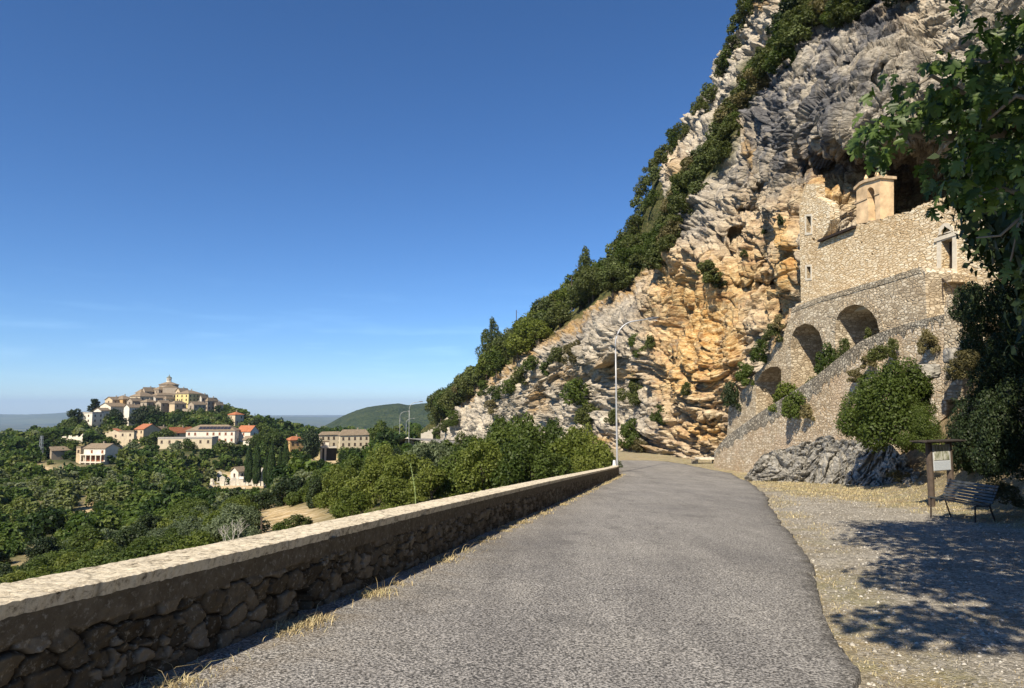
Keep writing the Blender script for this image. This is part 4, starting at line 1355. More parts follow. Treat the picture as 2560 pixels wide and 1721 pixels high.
# ================================================================ notice board, bench
WOODP = plain('weathered post', (0.075, 0.057, 0.044), 0.85, 0.35, 5.0)
nb_a, nb_b = ghit(2330, 1270), ghit(2364, 1257)
nbz = float(ground_z(nb_a[0], nb_a[1]))
nb = empty('notice_board', (nb_a[0], nb_a[1], nbz), 0, 'dark timber notice board with small flat roof and pale poster at the gravel edge', 'notice board')
vb = np.array([0.96, 0.52])
hb = float(P(2330, 1094, np.linalg.norm(nb_a - EYE))[2]) - nbz
hb = max(1.9, hb)
for k in (0, 1):
    p = vb * k
    MB().tube([(p[0], p[1], -0.4), (p[0] + .01, p[1], hb * .5), (p[0], p[1], hb)], [0.105, 0.10, 0.095], 8).build('post', WOODP, nb)
rzb = math.atan2(vb[1], vb[0])
rf = MB().box((vb[0] / 2, vb[1] / 2, hb + .03), (2.1, 0.42, 0.05), rzb)
for k in range(4):
    off = Matrix.Rotation(rzb, 3, 'Z') @ Vector((0, -0.21 + .14 * k, 0))
    rf.box((vb[0] / 2 + off.x, vb[1] / 2 + off.y, hb + .075 - 0.012 * abs(k - 1.5)), (2.2, 0.13, 0.03), rzb)
rf.build('roof', plain('dark roof boards', (0.05, 0.042, 0.036), 0.8, 0.3, 8.0), nb)
pn = Matrix.Rotation(rzb, 3, 'Z') @ Vector((0, 1, 0))
sgn_ = -1 if (pn.x * -nb_a[0] + pn.y * -nb_a[1]) < 0 else 1
pc = Vector((vb[0] * 0.5, vb[1] * 0.5, hb - .48)) + pn * (0.06 * sgn_)
pl_ = MB().box(pc, (0.98, 0.03, 0.82), rzb).build('panel', plain('panel board', (0.55, 0.57, 0.58), 0.6, 0.05), nb)
m = Mat('poster print', 0.5, 0.3)
n1 = m.noise(6, m.vec((2.5, 2.5, 0.7)), 6, 0.65)
pc2 = m.ramp(n1, [(0.35, (0.10, 0.12, 0.06)), (0.5, (0.42, 0.43, 0.33)), (0.6, (0.70, 0.70, 0.66))])
MB().box(pc + pn * (0.02 * sgn_) + Vector((0, 0, .16)), (0.84, 0.012, 0.46), rzb).build('poster', m.done(pc2), pl_)
MB().box(pc + pn * (0.02 * sgn_) + Vector((0, 0, -.25)), (0.90, 0.012, 0.28), rzb).build('caption_sheet', plain('caption paper', (0.50, 0.55, 0.60), 0.6, 0.12, 30.0), pl_)

BEN = plain('dark slats', (0.055, 0.058, 0.055), 0.45, 0.2, 6.0, 0.0, 0.5)
bq = ghit(2442, 1308)
bzz = float(ground_z(bq[0], bq[1]))
bench = empty('park_bench', (bq[0], bq[1], bzz + 0.0), math.radians(96), 'dark slatted bench with sloping backrest on the shaded gravel beside the notice board', 'bench')
Lb = 1.7
se, ba = MB(), MB()
for k in range(5):
    se.box((Lb / 2, -0.04 - 0.085 * k, 0.43 - 0.012 * k * (k < 4)), (Lb, 0.068, 0.03))
for k in range(6):
    ba.box((Lb / 2, -0.47 - 0.035 * k, 0.49 + 0.075 * k), (Lb, 0.026, 0.06), tilt=Matrix.Rotation(0.42, 3, 'X'))
se.build('seat', BEN, bench)
ba.build('backrest', BEN, bench)
for x in (0.08, Lb - .08):
    MB().tube([(x, -0.02, -0.1), (x, -0.05, 0.40), (x, -0.44, 0.40), (x, -0.66, 0.92)], 0.022, 6).tube([(x, -0.44, 0.40), (x, -0.60, -0.1)], 0.022, 6).build('leg_frame', M_IRON, bench)
# ================================================================ vegetation
def leafcloud(rs, blobs, n, leaf, aspect=0.55, out=0.7, shell=0.35, droop=0.0):
    blobs = np.asarray(blobs, float)
    w = blobs[:, 3] ** 2
    k = rs.choice(len(blobs), int(n * 1.5), p=w / w.sum())
    d = rs.normal(size=(len(k), 3))
    d /= np.linalg.norm(d, axis=1)[:, None]
    r = blobs[k, 3] * (1 - shell * rs.rand(len(k)) ** 1.5) * (1 + 0.12 * rs.normal(size=len(k)))
    p = blobs[k, :3] + d * r[:, None]
    dist = np.linalg.norm(p[:, None] - blobs[None, :, :3], axis=2) / blobs[None, :, 3]
    keep = (dist < 0.62).sum(1) == 0
    p, d = p[keep][:n], d[keep][:n]
    nrm = d * out + rs.normal(size=d.shape) * 0.55 + np.array([0, 0, 0.25])
    nrm /= np.linalg.norm(nrm, axis=1)[:, None]
    tan = np.cross(nrm, rs.normal(size=d.shape))
    tan[:, 2] -= droop
    tan /= np.linalg.norm(tan, axis=1)[:, None] + 1e-9
    bit = np.cross(nrm, tan)
    L = leaf * (0.6 + 0.8 * rs.rand(len(p)))[:, None]
    v = np.stack([p - tan * L * .5, p + bit * L * aspect * .5 + nrm * L * .1, p + tan * L * .5, p - bit * L * aspect * .5 + nrm * L * .1], 1).reshape(-1, 3)
    f = np.arange(len(p) * 4).reshape(-1, 4)
    return v, f, np.repeat(rs.rand(len(p)), 4)


def blobs_for(kind, rs):
    b = []
    if kind == 'pine':
        for q in range(10):
            b.append((0, 0, 0.12 + .08 * q, 0.10 * (1.15 - q / 10)))
    if kind == 'round':
        for _ in range(26):
            a, z = rs.rand() * 6.283, rs.rand()
            rad = 0.36 * math.sqrt(rs.rand()) * math.sin(math.pi * (0.22 + 0.68 * z)) + .02
            b.append((math.cos(a) * rad, math.sin(a) * rad, 0.28 + 0.60 * z, 0.10 + 0.09 * rs.rand()))
    elif kind == 'bush':
        for _ in range(26):
            a, z = rs.rand() * 6.283, rs.rand()
            rad = 0.40 * math.sqrt(rs.rand()) * math.sqrt(max(0, 1 - (z * .85) ** 2))
            b.append((math.cos(a) * rad, math.sin(a) * rad, 0.10 + 0.74 * z, 0.10 + 0.08 * rs.rand()))
    elif kind == 'pine':
        for _ in range(40):
            z = rs.rand() ** 0.8
            a = rs.rand() * 6.283
            rad = 0.40 * (1 - z) ** 0.75 * (0.5 + 0.5 * rs.rand())
            b.append((math.cos(a) * rad, math.sin(a) * rad, 0.14 + 0.80 * z + .05 * rs.normal() * .5, 0.045 + 0.085 * (1 - z)))
    elif kind == 'cypress':
        for _ in range(46):
            z = rs.rand()
            a = rs.rand() * 6.283
            prof = 0.34 * math.sin(math.pi * min(1, (0.14 + 0.86 * z) ** 0.62)) ** 0.8
            b.append((math.cos(a) * prof * .6, math.sin(a) * prof * .6, 0.05 + 0.90 * z, 0.05 + prof * 0.42))
    elif kind == 'cedar':
        for t in range(6):
            for _ in range(9):
                z = t / 5.0
                a = rs.rand() * 6.283
                rad = (0.44 - 0.26 * z) * math.sqrt(rs.rand())
                b.append((math.cos(a) * rad, math.sin(a) * rad, 0.22 + 0.70 * z + .02 * rs.normal(), 0.055 + 0.03 * rs.rand()))
    return b


LOD = {0: (15000, 0.028), 1: (6500, 0.045), 2: (2600, 0.072), 3: (1000, 0.115)}
_cr = {}


def crown_mesh(kind, lod, seed):
    key = (kind, lod, seed)
    if key not in _cr:
        rs = np.random.RandomState(hash((len(kind), ord(kind[0]), seed)) % 100000)
        n, lf = LOD[lod]
        n, lf = (int(n * 1.6), lf * 1.7) if kind == 'cypress' else (n, lf)
        v, f, a = leafcloud(rs, blobs_for(kind, rs), n, lf, 0.6 if kind not in ('pine', 'cypress') else 0.35, droop=0.6 if kind == 'cypress' else 0.0)
        me = mesh_np('crown', v, f)
        attr(me, 'leaf', a)
        me.materials.append(None)
        _cr[key] = me
    return _cr[key]


_tr = {}


def trunk_mesh(seed):
    if seed not in _tr:
        r = random.Random(seed)
        mb = MB()
        mb.tube([(0, 0, -.12), (r.uniform(-.02, .02), r.uniform(-.02, .02), .2), (r.uniform(-.04, .04), r.uniform(-.04, .04), .5), (0, 0, .78)], [.035, .027, .018, .006], 7)
        for k in range(5):
            a = 6.283 * k / 5 + r.uniform(-.4, .4)
            z = r.uniform(.18, .45)
            mb.tube([(0, 0, z), (.14 * math.cos(a), .14 * math.sin(a), z + .14), (.27 * math.cos(a), .27 * math.sin(a), z + .24)], [.015, .010, .004], 5)
        _tr[seed] = mb.mesh('trunk')
    return _tr[seed]


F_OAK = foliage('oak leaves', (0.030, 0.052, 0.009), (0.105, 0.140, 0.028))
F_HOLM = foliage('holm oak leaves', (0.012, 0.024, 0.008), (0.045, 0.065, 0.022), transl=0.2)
F_OLIVE = foliage('olive leaves', (0.065, 0.090, 0.042), (0.17, 0.205, 0.110))
F_BRIGHT = foliage('light green leaves', (0.066, 0.096, 0.014), (0.185, 0.210, 0.044), transl=0.35)
F_PINE = foliage('pine needles', (0.036, 0.054, 0.014), (0.125, 0.150, 0.045), transl=0.15)
F_DRY = foliage('dry scrub', (0.075, 0.070, 0.028), (0.22, 0.185, 0.085), transl=0.25)
F_CYP = foliage('cypress foliage', (0.016, 0.034, 0.007), (0.060, 0.100, 0.024), transl=0.15)
F_SCRUB = foliage('cliff scrub leaves', (0.036, 0.052, 0.013), (0.125, 0.140, 0.042))
BARK = plain('bark', (0.11, 0.085, 0.06), 0.95, 0.3, 6.0)
BARK.node_tree.nodes['Principled BSDF'].inputs['Specular IOR Level'].default_value = 0.1
_rv = random.Random(99)


def plant(kind, base, w, h, mat, d, label, cat, name, group=None, trunk=True, lod=None):
    if lod is None:
        pxs = max(w, h) / d * FPX * 0.4      # pixels in a 1024 frame
        lod = 0 if pxs > 95 else 1 if pxs > 38 else 2 if pxs > 16 else 3
    me = crown_mesh(kind, lod, _rv.randint(0, 3 if lod else 1))
    rz = _rv.uniform(0, 6.28)
    if trunk:
        r = empty(name, base, rz, label, cat, group)
        r.scale = (w, w, h)
        c = link('crown', me, None, r)
        t = link('trunk', trunk_mesh(_rv.randint(0, 3)), BARK, r)
    else:
        r = c = tag(link(name, me, None, None, base), label, cat, group)
        r.rotation_euler = (0, 0, rz)
        r.scale = (w, w, h)
    c.material_slots[0].link = 'OBJECT'
    c.material_slots[0].material = mat
    return r


def on_cliff(px, py, wpx, hpx, kind, mat, label, cat='shrub', name='cliff_shrub', group=None, trunk=False, sink=0.25, out=0.3):
    """py is the foot of the plant on the rock"""
    p = cliffP(px, py, out)
    d = np.linalg.norm(p - EYE)
    w, h = wpx / FPX * d, hpx / FPX * d
    p = p - np.array([0, 0, h * sink * 0.5])
    plant(kind, p, w, h, mat, d, label, cat, name, group, trunk)


# --- trees on the ridge between the dry-grass crest and the sky
rr = random.Random(21)
ridge_n = 0
for i in range(74):
    t = (i + rr.random()) / 74
    px = 1085 + (1600 - 1085) * t
    yc = float(np.interp(px, CREST_X, CREST_Y))
    yk = float(np.interp(px, SKY_X[::-1], SKY_Y[::-1]))
    lev = rr.choice([0.12, 0.45, 0.8, 1.0])
    py = yc + (yk - yc) * lev
    s = rr.uniform(62, 96) * (0.75 + 0.35 * t) * (0.8 + 0.3 * (1 - lev))
    on_cliff(px, py - 16, s * 1.15, s * rr.uniform(0.8, 1.15), 'round', rr.choice([F_OAK, F_SCRUB, F_PINE, F_SCRUB, F_PINE, F_BRIGHT]), 'dense green tree in the belt covering the ridge above the pale cliff', 'tree', 'ridge_tree', 'trees along the ridge', True)
for i, (px, y0, y1, w) in enumerate([(1228, 892, 778, 96), (1466, 726, 600, 104), (1290, 872, 792, 76), (1095, 1050, 972, 62)]):
    lab = ['tall pointed pine on the lower ridge left of the thin pole', 'tall broad pine standing highest on the ridge beside the wooden pole', 'round-topped pine behind the thin pole on the ridge', 'small pointed pine where the ridge drops to the green hill'][i]
    p = cliffP(px, y0 + 4)
    d = np.linalg.norm(p - EYE)
    p = p - np.array([0, 0, 14 / FPX * d])
    plant('pine', p, w / FPX * d, (y0 - y1 + 6) / FPX * d, F_PINE, d, lab, 'pine', 'pine_tree', None, True, 1)
# --- lower shrubs falling to the left end of the ridge
for px, py, s in [(1075, 1105, 40), (1110, 1080, 36), (1050, 1110, 34), (1130, 1060, 40), (1150, 1000, 46), (1170, 985, 44), (1095, 1095, 30), (1210, 985, 40), (1240, 1000, 44), (1275, 985, 46), (1300, 955, 46), (1230, 1030, 36), (1330, 925, 44)]:
    on_cliff(px, py, s * 1.2, s, 'bush', rr.choice([F_SCRUB, F_OAK, F_DRY, F_OAK]), 'small green shrub on the low left end of the cliff above the far road', group='shrubs at the low end of the cliff')
# --- upper skyline
for px, py, s in [(1597, 615, 66), (1588, 575, 46), (1612, 520, 66), (1640, 500, 52), (1620, 470, 60), (1650, 445, 56), (1660, 420, 52), (1690, 390, 58), (1712, 350, 60), (1735, 330, 52), (1780, 270, 52), (1800, 238, 58), (1835, 172, 52), (1846, 148, 44), (1862, 110, 50), (1880, 60, 62), (1900, 20, 66), (1915, -10, 60), (1570, 640, 60), (1560, 690, 70), (1605, 660, 74), (1570, 600, 40), (1630, 610, 60)]:
    s *= 0.8
    px -= 34 if py < 430 else 14
    on_cliff(px + 4, py + s * .35, s * 1.1, s * 1.1, 'bush', rr.choice([F_SCRUB, F_OAK, F_PINE, F_SCRUB]), 'green shrub on the upper skyline edge of the cliff against the sky', group='shrubs along the upper skyline of the cliff')
# --- diagonal band
for i in range(44):
    t = i / 43 * (len(BAND) - 2)
    k = min(int(t), len(BAND) - 3)
    f = t - k
    x = BAND[k][0] + (BAND[k + 1][0] - BAND[k][0]) * f + rr.uniform(-16, 20)
    y = BAND[k][1] + (BAND[k + 1][1] - BAND[k][1]) * f + rr.uniform(-16, 22)
    s = rr.uniform(40, 62) * (1.0 + 0.2 * (y < 300))
    on_cliff(x, y + s * .4, s * 1.15, s, 'bush', rr.choice([F_SCRUB, F_SCRUB, F_OAK, F_PINE, F_DRY]), 'green shrub in the diagonal band growing across the tall cliff', group='shrubs in the diagonal band of the cliff')
for px, py, s in [(1700, 470, 56), (1722, 430, 54), (1748, 400, 54), (1775, 372, 56), (1800, 335, 56), (1818, 300, 54), (1690, 510, 54), (1665, 560, 60), (1650, 600, 60)]:
    on_cliff(px, py + 14, s * 1.15, s, 'bush', rr.choice([F_SCRUB, F_SCRUB, F_OAK, F_PINE]), 'green shrub in the diagonal band growing across the tall cliff', group='shrubs in the diagonal band of the cliff')
for px, py, s in [(1990, 40, 74), (2040, 30, 84), (2085, 10, 90), (2140, 0, 90), (2010, 0, 80), (2190, -10, 80), (2250, -20, 70), (1960, 70, 62), (2105, 40, 50)]:
    on_cliff(px, py + 12, s * 1.2, s, 'bush', rr.choice([F_OAK, F_HOLM, F_SCRUB]), 'dark green shrub overhanging the top of the grey rock face', group='shrubs along the top of the rock face', out=0.8)
# --- single shrubs on the face
FACE = [(1445, 1010, 90, 78, F_OAK, 'bush', 'dark green bush on the cliff foot left of the near lamp pole'), (1470, 1060, 70, 60, F_SCRUB, 'bush', 'green bush low on the cliff just left of the lamp pole base'),
        (1392, 905, 52, 48, F_SCRUB, 'bush', 'green shrub on the crest of the pale rock below the ridge trees'), (1430, 905, 70, 66, F_DRY, 'bush', 'greyish dry shrub beside a green one on the crest of the pale rock'),
        (1365, 935, 40, 36, F_OAK, 'bush', 'small round shrub on the pale lower rock'), (1598, 890, 62, 66, F_OAK, 'bush', 'dark shrub on the rock right of the lamp pole below its arm'), (1625, 870, 30, 40, F_SCRUB, 'bush', 'small shrub just above a dry grass ledge right of the lamp pole'),
        (1590, 1010, 96, 104, F_SCRUB, 'bush', 'wide grey-green bush on the rock right of the lamp pole'), (1572, 1115, 66, 82, F_OAK, 'bush', 'dark green bush at the rock foot immediately right of the lamp pole'), (1600, 1128, 50, 36, F_DRY, 'bush', 'low olive brown bush at the road bend under the cliff'),
        (1650, 1058, 62, 56, F_OAK, 'bush', 'bright green bush standing alone on the pale orange rock'), (1530, 1060, 40, 44, F_SCRUB, 'bush', 'small shrub just left of the lamp pole on the rock'), (1715, 985, 30, 34, F_SCRUB, 'bush', 'tiny shrub in the middle of the banded orange rock'),
        (1775, 700, 66, 56, F_SCRUB, 'bush', 'shrub tufts on the orange face above the banded rock'), (1795, 718, 44, 40, F_HOLM, 'bush', 'dark shrub under the tuft on the orange face'), (1860, 640, 20, 18, F_SCRUB, 'bush', 'tiny tuft below the small caves on the cliff'), (1952, 560, 22, 26, F_HOLM, 'bush', 'small dark tuft left of the hermitage tower'), (1910, 585, 16, 14, F_SCRUB, 'bush', 'tiny tuft on the rock far left of the hermitage tower')]
for px, py, w, h, mt, kd, lab in FACE:
    on_cliff(px, py, w, h, kd, mt, lab)
for px, py, w, h, mt, lab in [(1948, 850, 46, 46, F_SCRUB, 'yellowish shrub on the slope left of the middle arch'), (1915, 900, 52, 56, F_OAK, 'green shrub hanging on the rock edge left of the smallest arch'), (1880, 960, 56, 62, F_OAK, 'dark shrub hanging low on the rock edge left of the smallest arch'), (1845, 1020, 52, 74, F_HOLM, 'darkest shrub low on the rock edge above the ramp foot'), (1962, 815, 30, 34, F_DRY, 'small dry tuft at the upper left end of the arcade')]:
    x, z = AP.xz(px, py)
    p = np.array(AP.world(x, z - .2, -0.5))
    d = np.linalg.norm(p - EYE)
    plant('bush', p, w / FPX * d, h / FPX * d, mt, d, lab, 'shrub', 'wall_shrub', None, False)
# --- shrubs on the ramp and between ramp and arches
for px, py, w, h, mt, yo, lab in [(1930, 1040, 84, 88, F_BRIGHT, 1.0, 'bright green bush in front of the smallest arch behind the ramp'), (2005, 1005, 44, 66, F_OAK, 0.8, 'climbing green shrub behind the ramp wall under the middle arch'), (2040, 940, 60, 84, F_OAK, 0.9, 'leafy shrub growing up beside the middle arch'), (2078, 915, 40, 70, F_SCRUB, 0.9, 'thin leafy shrub between the two larger arches'), (2105, 850, 26, 36, F_SCRUB, 1.8, 'small plant on the sunlit jamb of the largest arch'),
                                  (2003, 1048, 62, 74, F_OAK, -0.4, 'green fern-like shrub growing out of the ramp wall face'), (2030, 1045, 34, 40, F_DRY, -0.3, 'dry tuft beside the shrub on the ramp wall face'), (2190, 915, 40, 34, F_DRY, -0.5, 'dry brown tuft on the ramp wall above the big bush'), (2245, 890, 36, 46, F_SCRUB, -0.4, 'small green shrub high on the ramp wall above the big bush'), (2345, 880, 46, 60, F_DRY, -0.5, 'dry golden brush on the ramp wall beside the gate pier'), (2155, 950, 44, 34, F_DRY, -0.5, 'dry bleached tuft on the ramp wall left of the big bush')]:
    x, z = RP.xz(px, py)
    p = np.array(RP.world(x, z - .15, yo))
    d = np.linalg.norm(p - EYE)
    plant('bush', p, w / FPX * d, h / FPX * d, mt, d, lab, 'shrub', 'wall_shrub', None, False)


def on_bank(px, py, w, h, kind, mat, label, d=None, cat='bush', name='bank_bush', group=None, sink=0.15, trunk=False, lod=None):
    """foot of the plant where the pixel ray meets the bank"""
    r = ray(px, py)
    if d is None:
        d = 6.0
        while d < 70:
            q = EYE + r * d
            if q[2] < ground_z(q[0], q[1]):
                break
            d += 0.15
    p = EYE + r * d
    ww, hh_ = w / FPX * d, h / FPX * d
    p = p - np.array([0, 0, sink * hh_])
    return plant(kind, p, ww, hh_, mat, d, label, cat, name, group, trunk, lod)


on_bank(2228, 1108, 250, 262, 'bush', F_OAK, 'large rounded dark green bush on the bank left of the notice board', 31.0, lod=0)
on_bank(2180, 1085, 150, 170, 'bush', F_OAK, 'left lobe of the green bush, resting on the rock outcrop', 33.0, lod=0)
on_bank(2262, 1040, 150, 160, 'bush', F_OAK, 'upper right lobe of the green bush below the boulder', 31.5, lod=0)
on_bank(2300, 1120, 110, 130, 'bush', F_OAK, 'lower right lobe of green bush just behind the notice board post', 28.5, lod=0)
on_bank(2200, 900, 60, 46, 'bush', F_SCRUB, 'small green bush topping the bank behind the large rounded bush', 34.0)
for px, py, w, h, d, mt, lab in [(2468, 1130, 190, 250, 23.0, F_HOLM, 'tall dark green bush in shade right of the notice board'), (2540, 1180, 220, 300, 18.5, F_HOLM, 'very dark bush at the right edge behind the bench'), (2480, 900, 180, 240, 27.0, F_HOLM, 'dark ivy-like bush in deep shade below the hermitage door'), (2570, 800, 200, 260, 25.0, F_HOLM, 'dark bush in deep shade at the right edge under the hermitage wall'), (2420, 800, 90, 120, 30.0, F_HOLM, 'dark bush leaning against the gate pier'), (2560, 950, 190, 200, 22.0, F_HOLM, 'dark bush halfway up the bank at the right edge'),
                                 (2412, 1165, 80, 110, 25.0, F_OAK, 'small green bush directly right of the notice board posts'), (2250, 1205, 70, 36, 32.0, F_DRY, 'dry brown scrub beside the rock outcrop'), (2126, 1196, 36, 42, 40.5, F_OAK, 'small green tuft growing in the rock outcrop'), (2415, 940, 100, 80, 26.5, F_DRY, 'dry grassy scrub on the bank below the gate pier'), (2500, 1255, 110, 70, 17.5, F_DRY, 'dry brown scrub behind the bench')]:
    on_bank(px, py, w, h, 'bush', mt, lab, d, lod=0 if w > 150 else None)

# --- trees added to shade the bank, partly in the frame at the right edge
for x, y, h, w, lab in [(15.1, 15.6, 12.0, 8.8, 'tall tree added to shade the bank at the right edge beyond the bench'), (10.9, 9.6, 10.5, 7.8, 'broad tree added to shade the bank just outside the right edge'), (20.2, 22.5, 10.5, 9.0, 'tree added for shade higher on the bank at the right edge below the hermitage wall')]:
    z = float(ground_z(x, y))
    plant('round', (x, y, z - .3), w, h, F_HOLM, 18, lab, 'tree', 'added_shade_tree', None, True, 0)

# --- roadside and valley trees by hand: (px, d, w, h, kind, material, label)
HAND = []
lab_r = 'leafy green tree on the slope just below the parapet wall and lamp'
for px, d, w, h, mt in [(1180, 62, 150, 120, F_OAK), (1255, 60, 160, 140, F_OAK), (1335, 58, 160, 150, F_OAK), (1420, 57, 150, 140, F_BRIGHT), (1490, 56, 110, 110, F_BRIGHT), (1210, 50, 140, 130, F_BRIGHT), (1300, 48, 150, 130, F_OAK), (1385, 47, 140, 110, F_OAK), (1455, 50, 100, 90, F_BRIGHT), (1140, 52, 130, 110, F_OAK), (1120, 66, 110, 90, F_SCRUB), (1520, 58, 70, 80, F_OAK), (1240, 72, 130, 140, F_OAK), (1310, 70, 130, 150, F_OAK), (1390, 68, 120, 140, F_OAK), (1450, 66, 110, 130, F_BRIGHT)]:
    HAND.append((px, d, w * 1.1, h * 1.3, 'bush', mt, lab_r, 'trees on the slope below the parapet wall'))
lab_y = 'light yellow-green tree on the slope left of the parapet wall trees'
for px, d, w, h, mt in [(1090, 95, 90, 80, F_OAK), (1135, 90, 90, 90, F_OAK), (1170, 88, 100, 110, F_SCRUB), (1060, 105, 80, 70, F_OLIVE), (1020, 110, 80, 70, F_OAK), (860, 60, 120, 130, F_BRIGHT), (930, 56, 140, 140, F_BRIGHT), (1010, 54, 150, 150, F_BRIGHT), (1080, 50, 130, 130, F_BRIGHT), (890, 48, 120, 100, F_BRIGHT), (980, 46, 130, 110, F_BRIGHT), (1060, 60, 130, 160, F_OLIVE), (1100, 62, 110, 150, F_OLIVE), (840, 70, 100, 120, F_BRIGHT), (900, 76, 110, 120, F_OAK), (970, 74, 120, 130, F_BRIGHT), (1040, 80, 100, 110, F_OAK)]:
    HAND.append((px, d, w, h, 'bush', mt, lab_y, 'light green trees on the near slope'))
for px, d, w, h, mt, lab in [(715, 44, 64, 52, F_OAK, 'small round green bush on the dry grass patch beyond the wall'), (760, 43, 84, 60, F_SCRUB, 'grey-green bush right of the small round one on the dry grass patch'), (800, 72, 70, 90, F_HOLM, 'dark round tree behind the dry grass patch'), (565, 40, 120, 90, F_SCRUB, 'faded bush around the bare pale tree just beyond the wall')]:
    HAND.append((px, d, w, h, 'bush', mt, lab, None))
for px, d, w, h, mt, lab in [(955, 300, 62, 76, F_OAK, 'tall dark tree right of the cream farmhouse by the green hill'), (775, 320, 70, 84, F_HOLM, 'dark round tree between the red-roofed house and the pillared deck'), (985, 280, 50, 50, F_OAK, 'dark tree behind the far street lamps'), (1045, 270, 46, 56, F_OAK, 'dark tree at the far bend of the road'), (720, 360, 50, 50, F_OAK, 'round tree rising behind the small red-roofed house')]:
    HAND.append((px, d, w, h, 'round', mt, lab, None))


def hit_terr(px, d):
    z = float(terr_z(np.array(float(px)), np.array(float(d))))
    r = ray(px, 1020.0)
    return np.array([r[0] * d, r[1] * d, z])


for px, d, w, h, kd, mt, lab, grp in HAND:
    p = hit_terr(px, d)
    ww, hh_ = w / FPX * d, h / FPX * d
    p[2] -= 0.15 * hh_
    plant(kd, p, ww, hh_, mt, d, lab, 'tree' if 'tree' in lab else 'bush', 'slope_tree' if 'tree' in lab else 'slope_bush', grp, 'tree' in lab)

# --- cypresses by the cemetery
for px, y0, y1, w, lab in [(621, 1195, 1112, 30, 'left cypress of the dark pair behind the cemetery'), (641, 1198, 1104, 32, 'right and taller cypress of the dark pair behind the cemetery'), (677, 1218, 1104, 34, 'broad cypress at the right end of the cemetery, reaching lowest'), (664, 1200, 1140, 22, 'short slim cypress between the dark pair and the broad cypress'), (699, 1178, 1124, 20, 'thin cypress right of the broad cemetery cypress'), (714, 1175, 1102, 28, 'rightmost tall cypress near the red-roofed house')]:
    d = 262.0
    p = P(px, y0 + 4, d)
    plant('cypress', p, w * 0.85 / FPX * d, (y0 - y1 + 6) / FPX * d, F_CYP, d, lab, 'cypress', 'cypress_tree', None, True, 1)
# ================================================================ village
def wallm(name, c):
    m = Mat(name, 0.9, 0.15)
    n = m.noise(0.5, detail=7, rough=0.7)
    n2 = m.noise(3.0, detail=4)
    col = m.ramp(m.math('ADD', m.math('MULTIPLY', n, 0.7), m.math('MULTIPLY', n2, 0.3)), [(0.3, tuple(q * .68 for q in c)), (0.5, c), (0.7, tuple(min(.85, q * 1.12) for q in c))])
    return m.done(col, m.bump(n2, 0.05, 0.6))


def roofm(name, a, b):
    m = Mat(name, 0.9, 0.15)
    n = m.noise(0.9, detail=7, rough=0.75)
    n2 = m.noise(4.0, detail=3)
    return m.done(m.ramp(m.math('ADD', m.math('MULTIPLY', n, 0.6), m.math('MULTIPLY', n2, 0.4)), [(0.35, a), (0.65, b)]), m.bump(n2, 0.15, 1.0))


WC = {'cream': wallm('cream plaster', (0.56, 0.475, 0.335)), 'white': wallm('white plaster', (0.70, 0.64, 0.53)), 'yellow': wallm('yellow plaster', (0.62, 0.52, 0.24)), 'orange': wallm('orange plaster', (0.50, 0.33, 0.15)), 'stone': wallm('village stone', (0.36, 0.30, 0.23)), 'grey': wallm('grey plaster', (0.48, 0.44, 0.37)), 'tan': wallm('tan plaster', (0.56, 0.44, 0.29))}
RC = {'brown': roofm('brown tiles', (0.15, 0.115, 0.08), (0.32, 0.25, 0.17)), 'red': roofm('red tiles', (0.27, 0.09, 0.045), (0.48, 0.20, 0.10)), 'flat': roofm('flat roof', (0.30, 0.28, 0.25), (0.45, 0.42, 0.37)), 'green': roofm('copper roof', (0.10, 0.115, 0.095), (0.22, 0.23, 0.19))}
M_PANE = plain('window shutters', (0.075, 0.05, 0.035), 0.6, 0.4, 1.0)
M_PANEB = plain('red brown shutters', (0.20, 0.075, 0.04), 0.6, 0.3, 1.0)
M_SOLAR = plain('solar glass', (0.02, 0.025, 0.045), 0.15, 0.2, 1.0, 0.2, 0.6)
_win = {}


def win_mesh(w, h):
    k = (round(w, 2), round(h, 2))
    if k not in _win:
        _win[k] = MB().box((0, 0, 0), (w, 0.16, h)).box((0, 0, -h / 2 - .06), (w + .25, 0.26, .12)).mesh('window')
    return _win[k]


BOXES = []


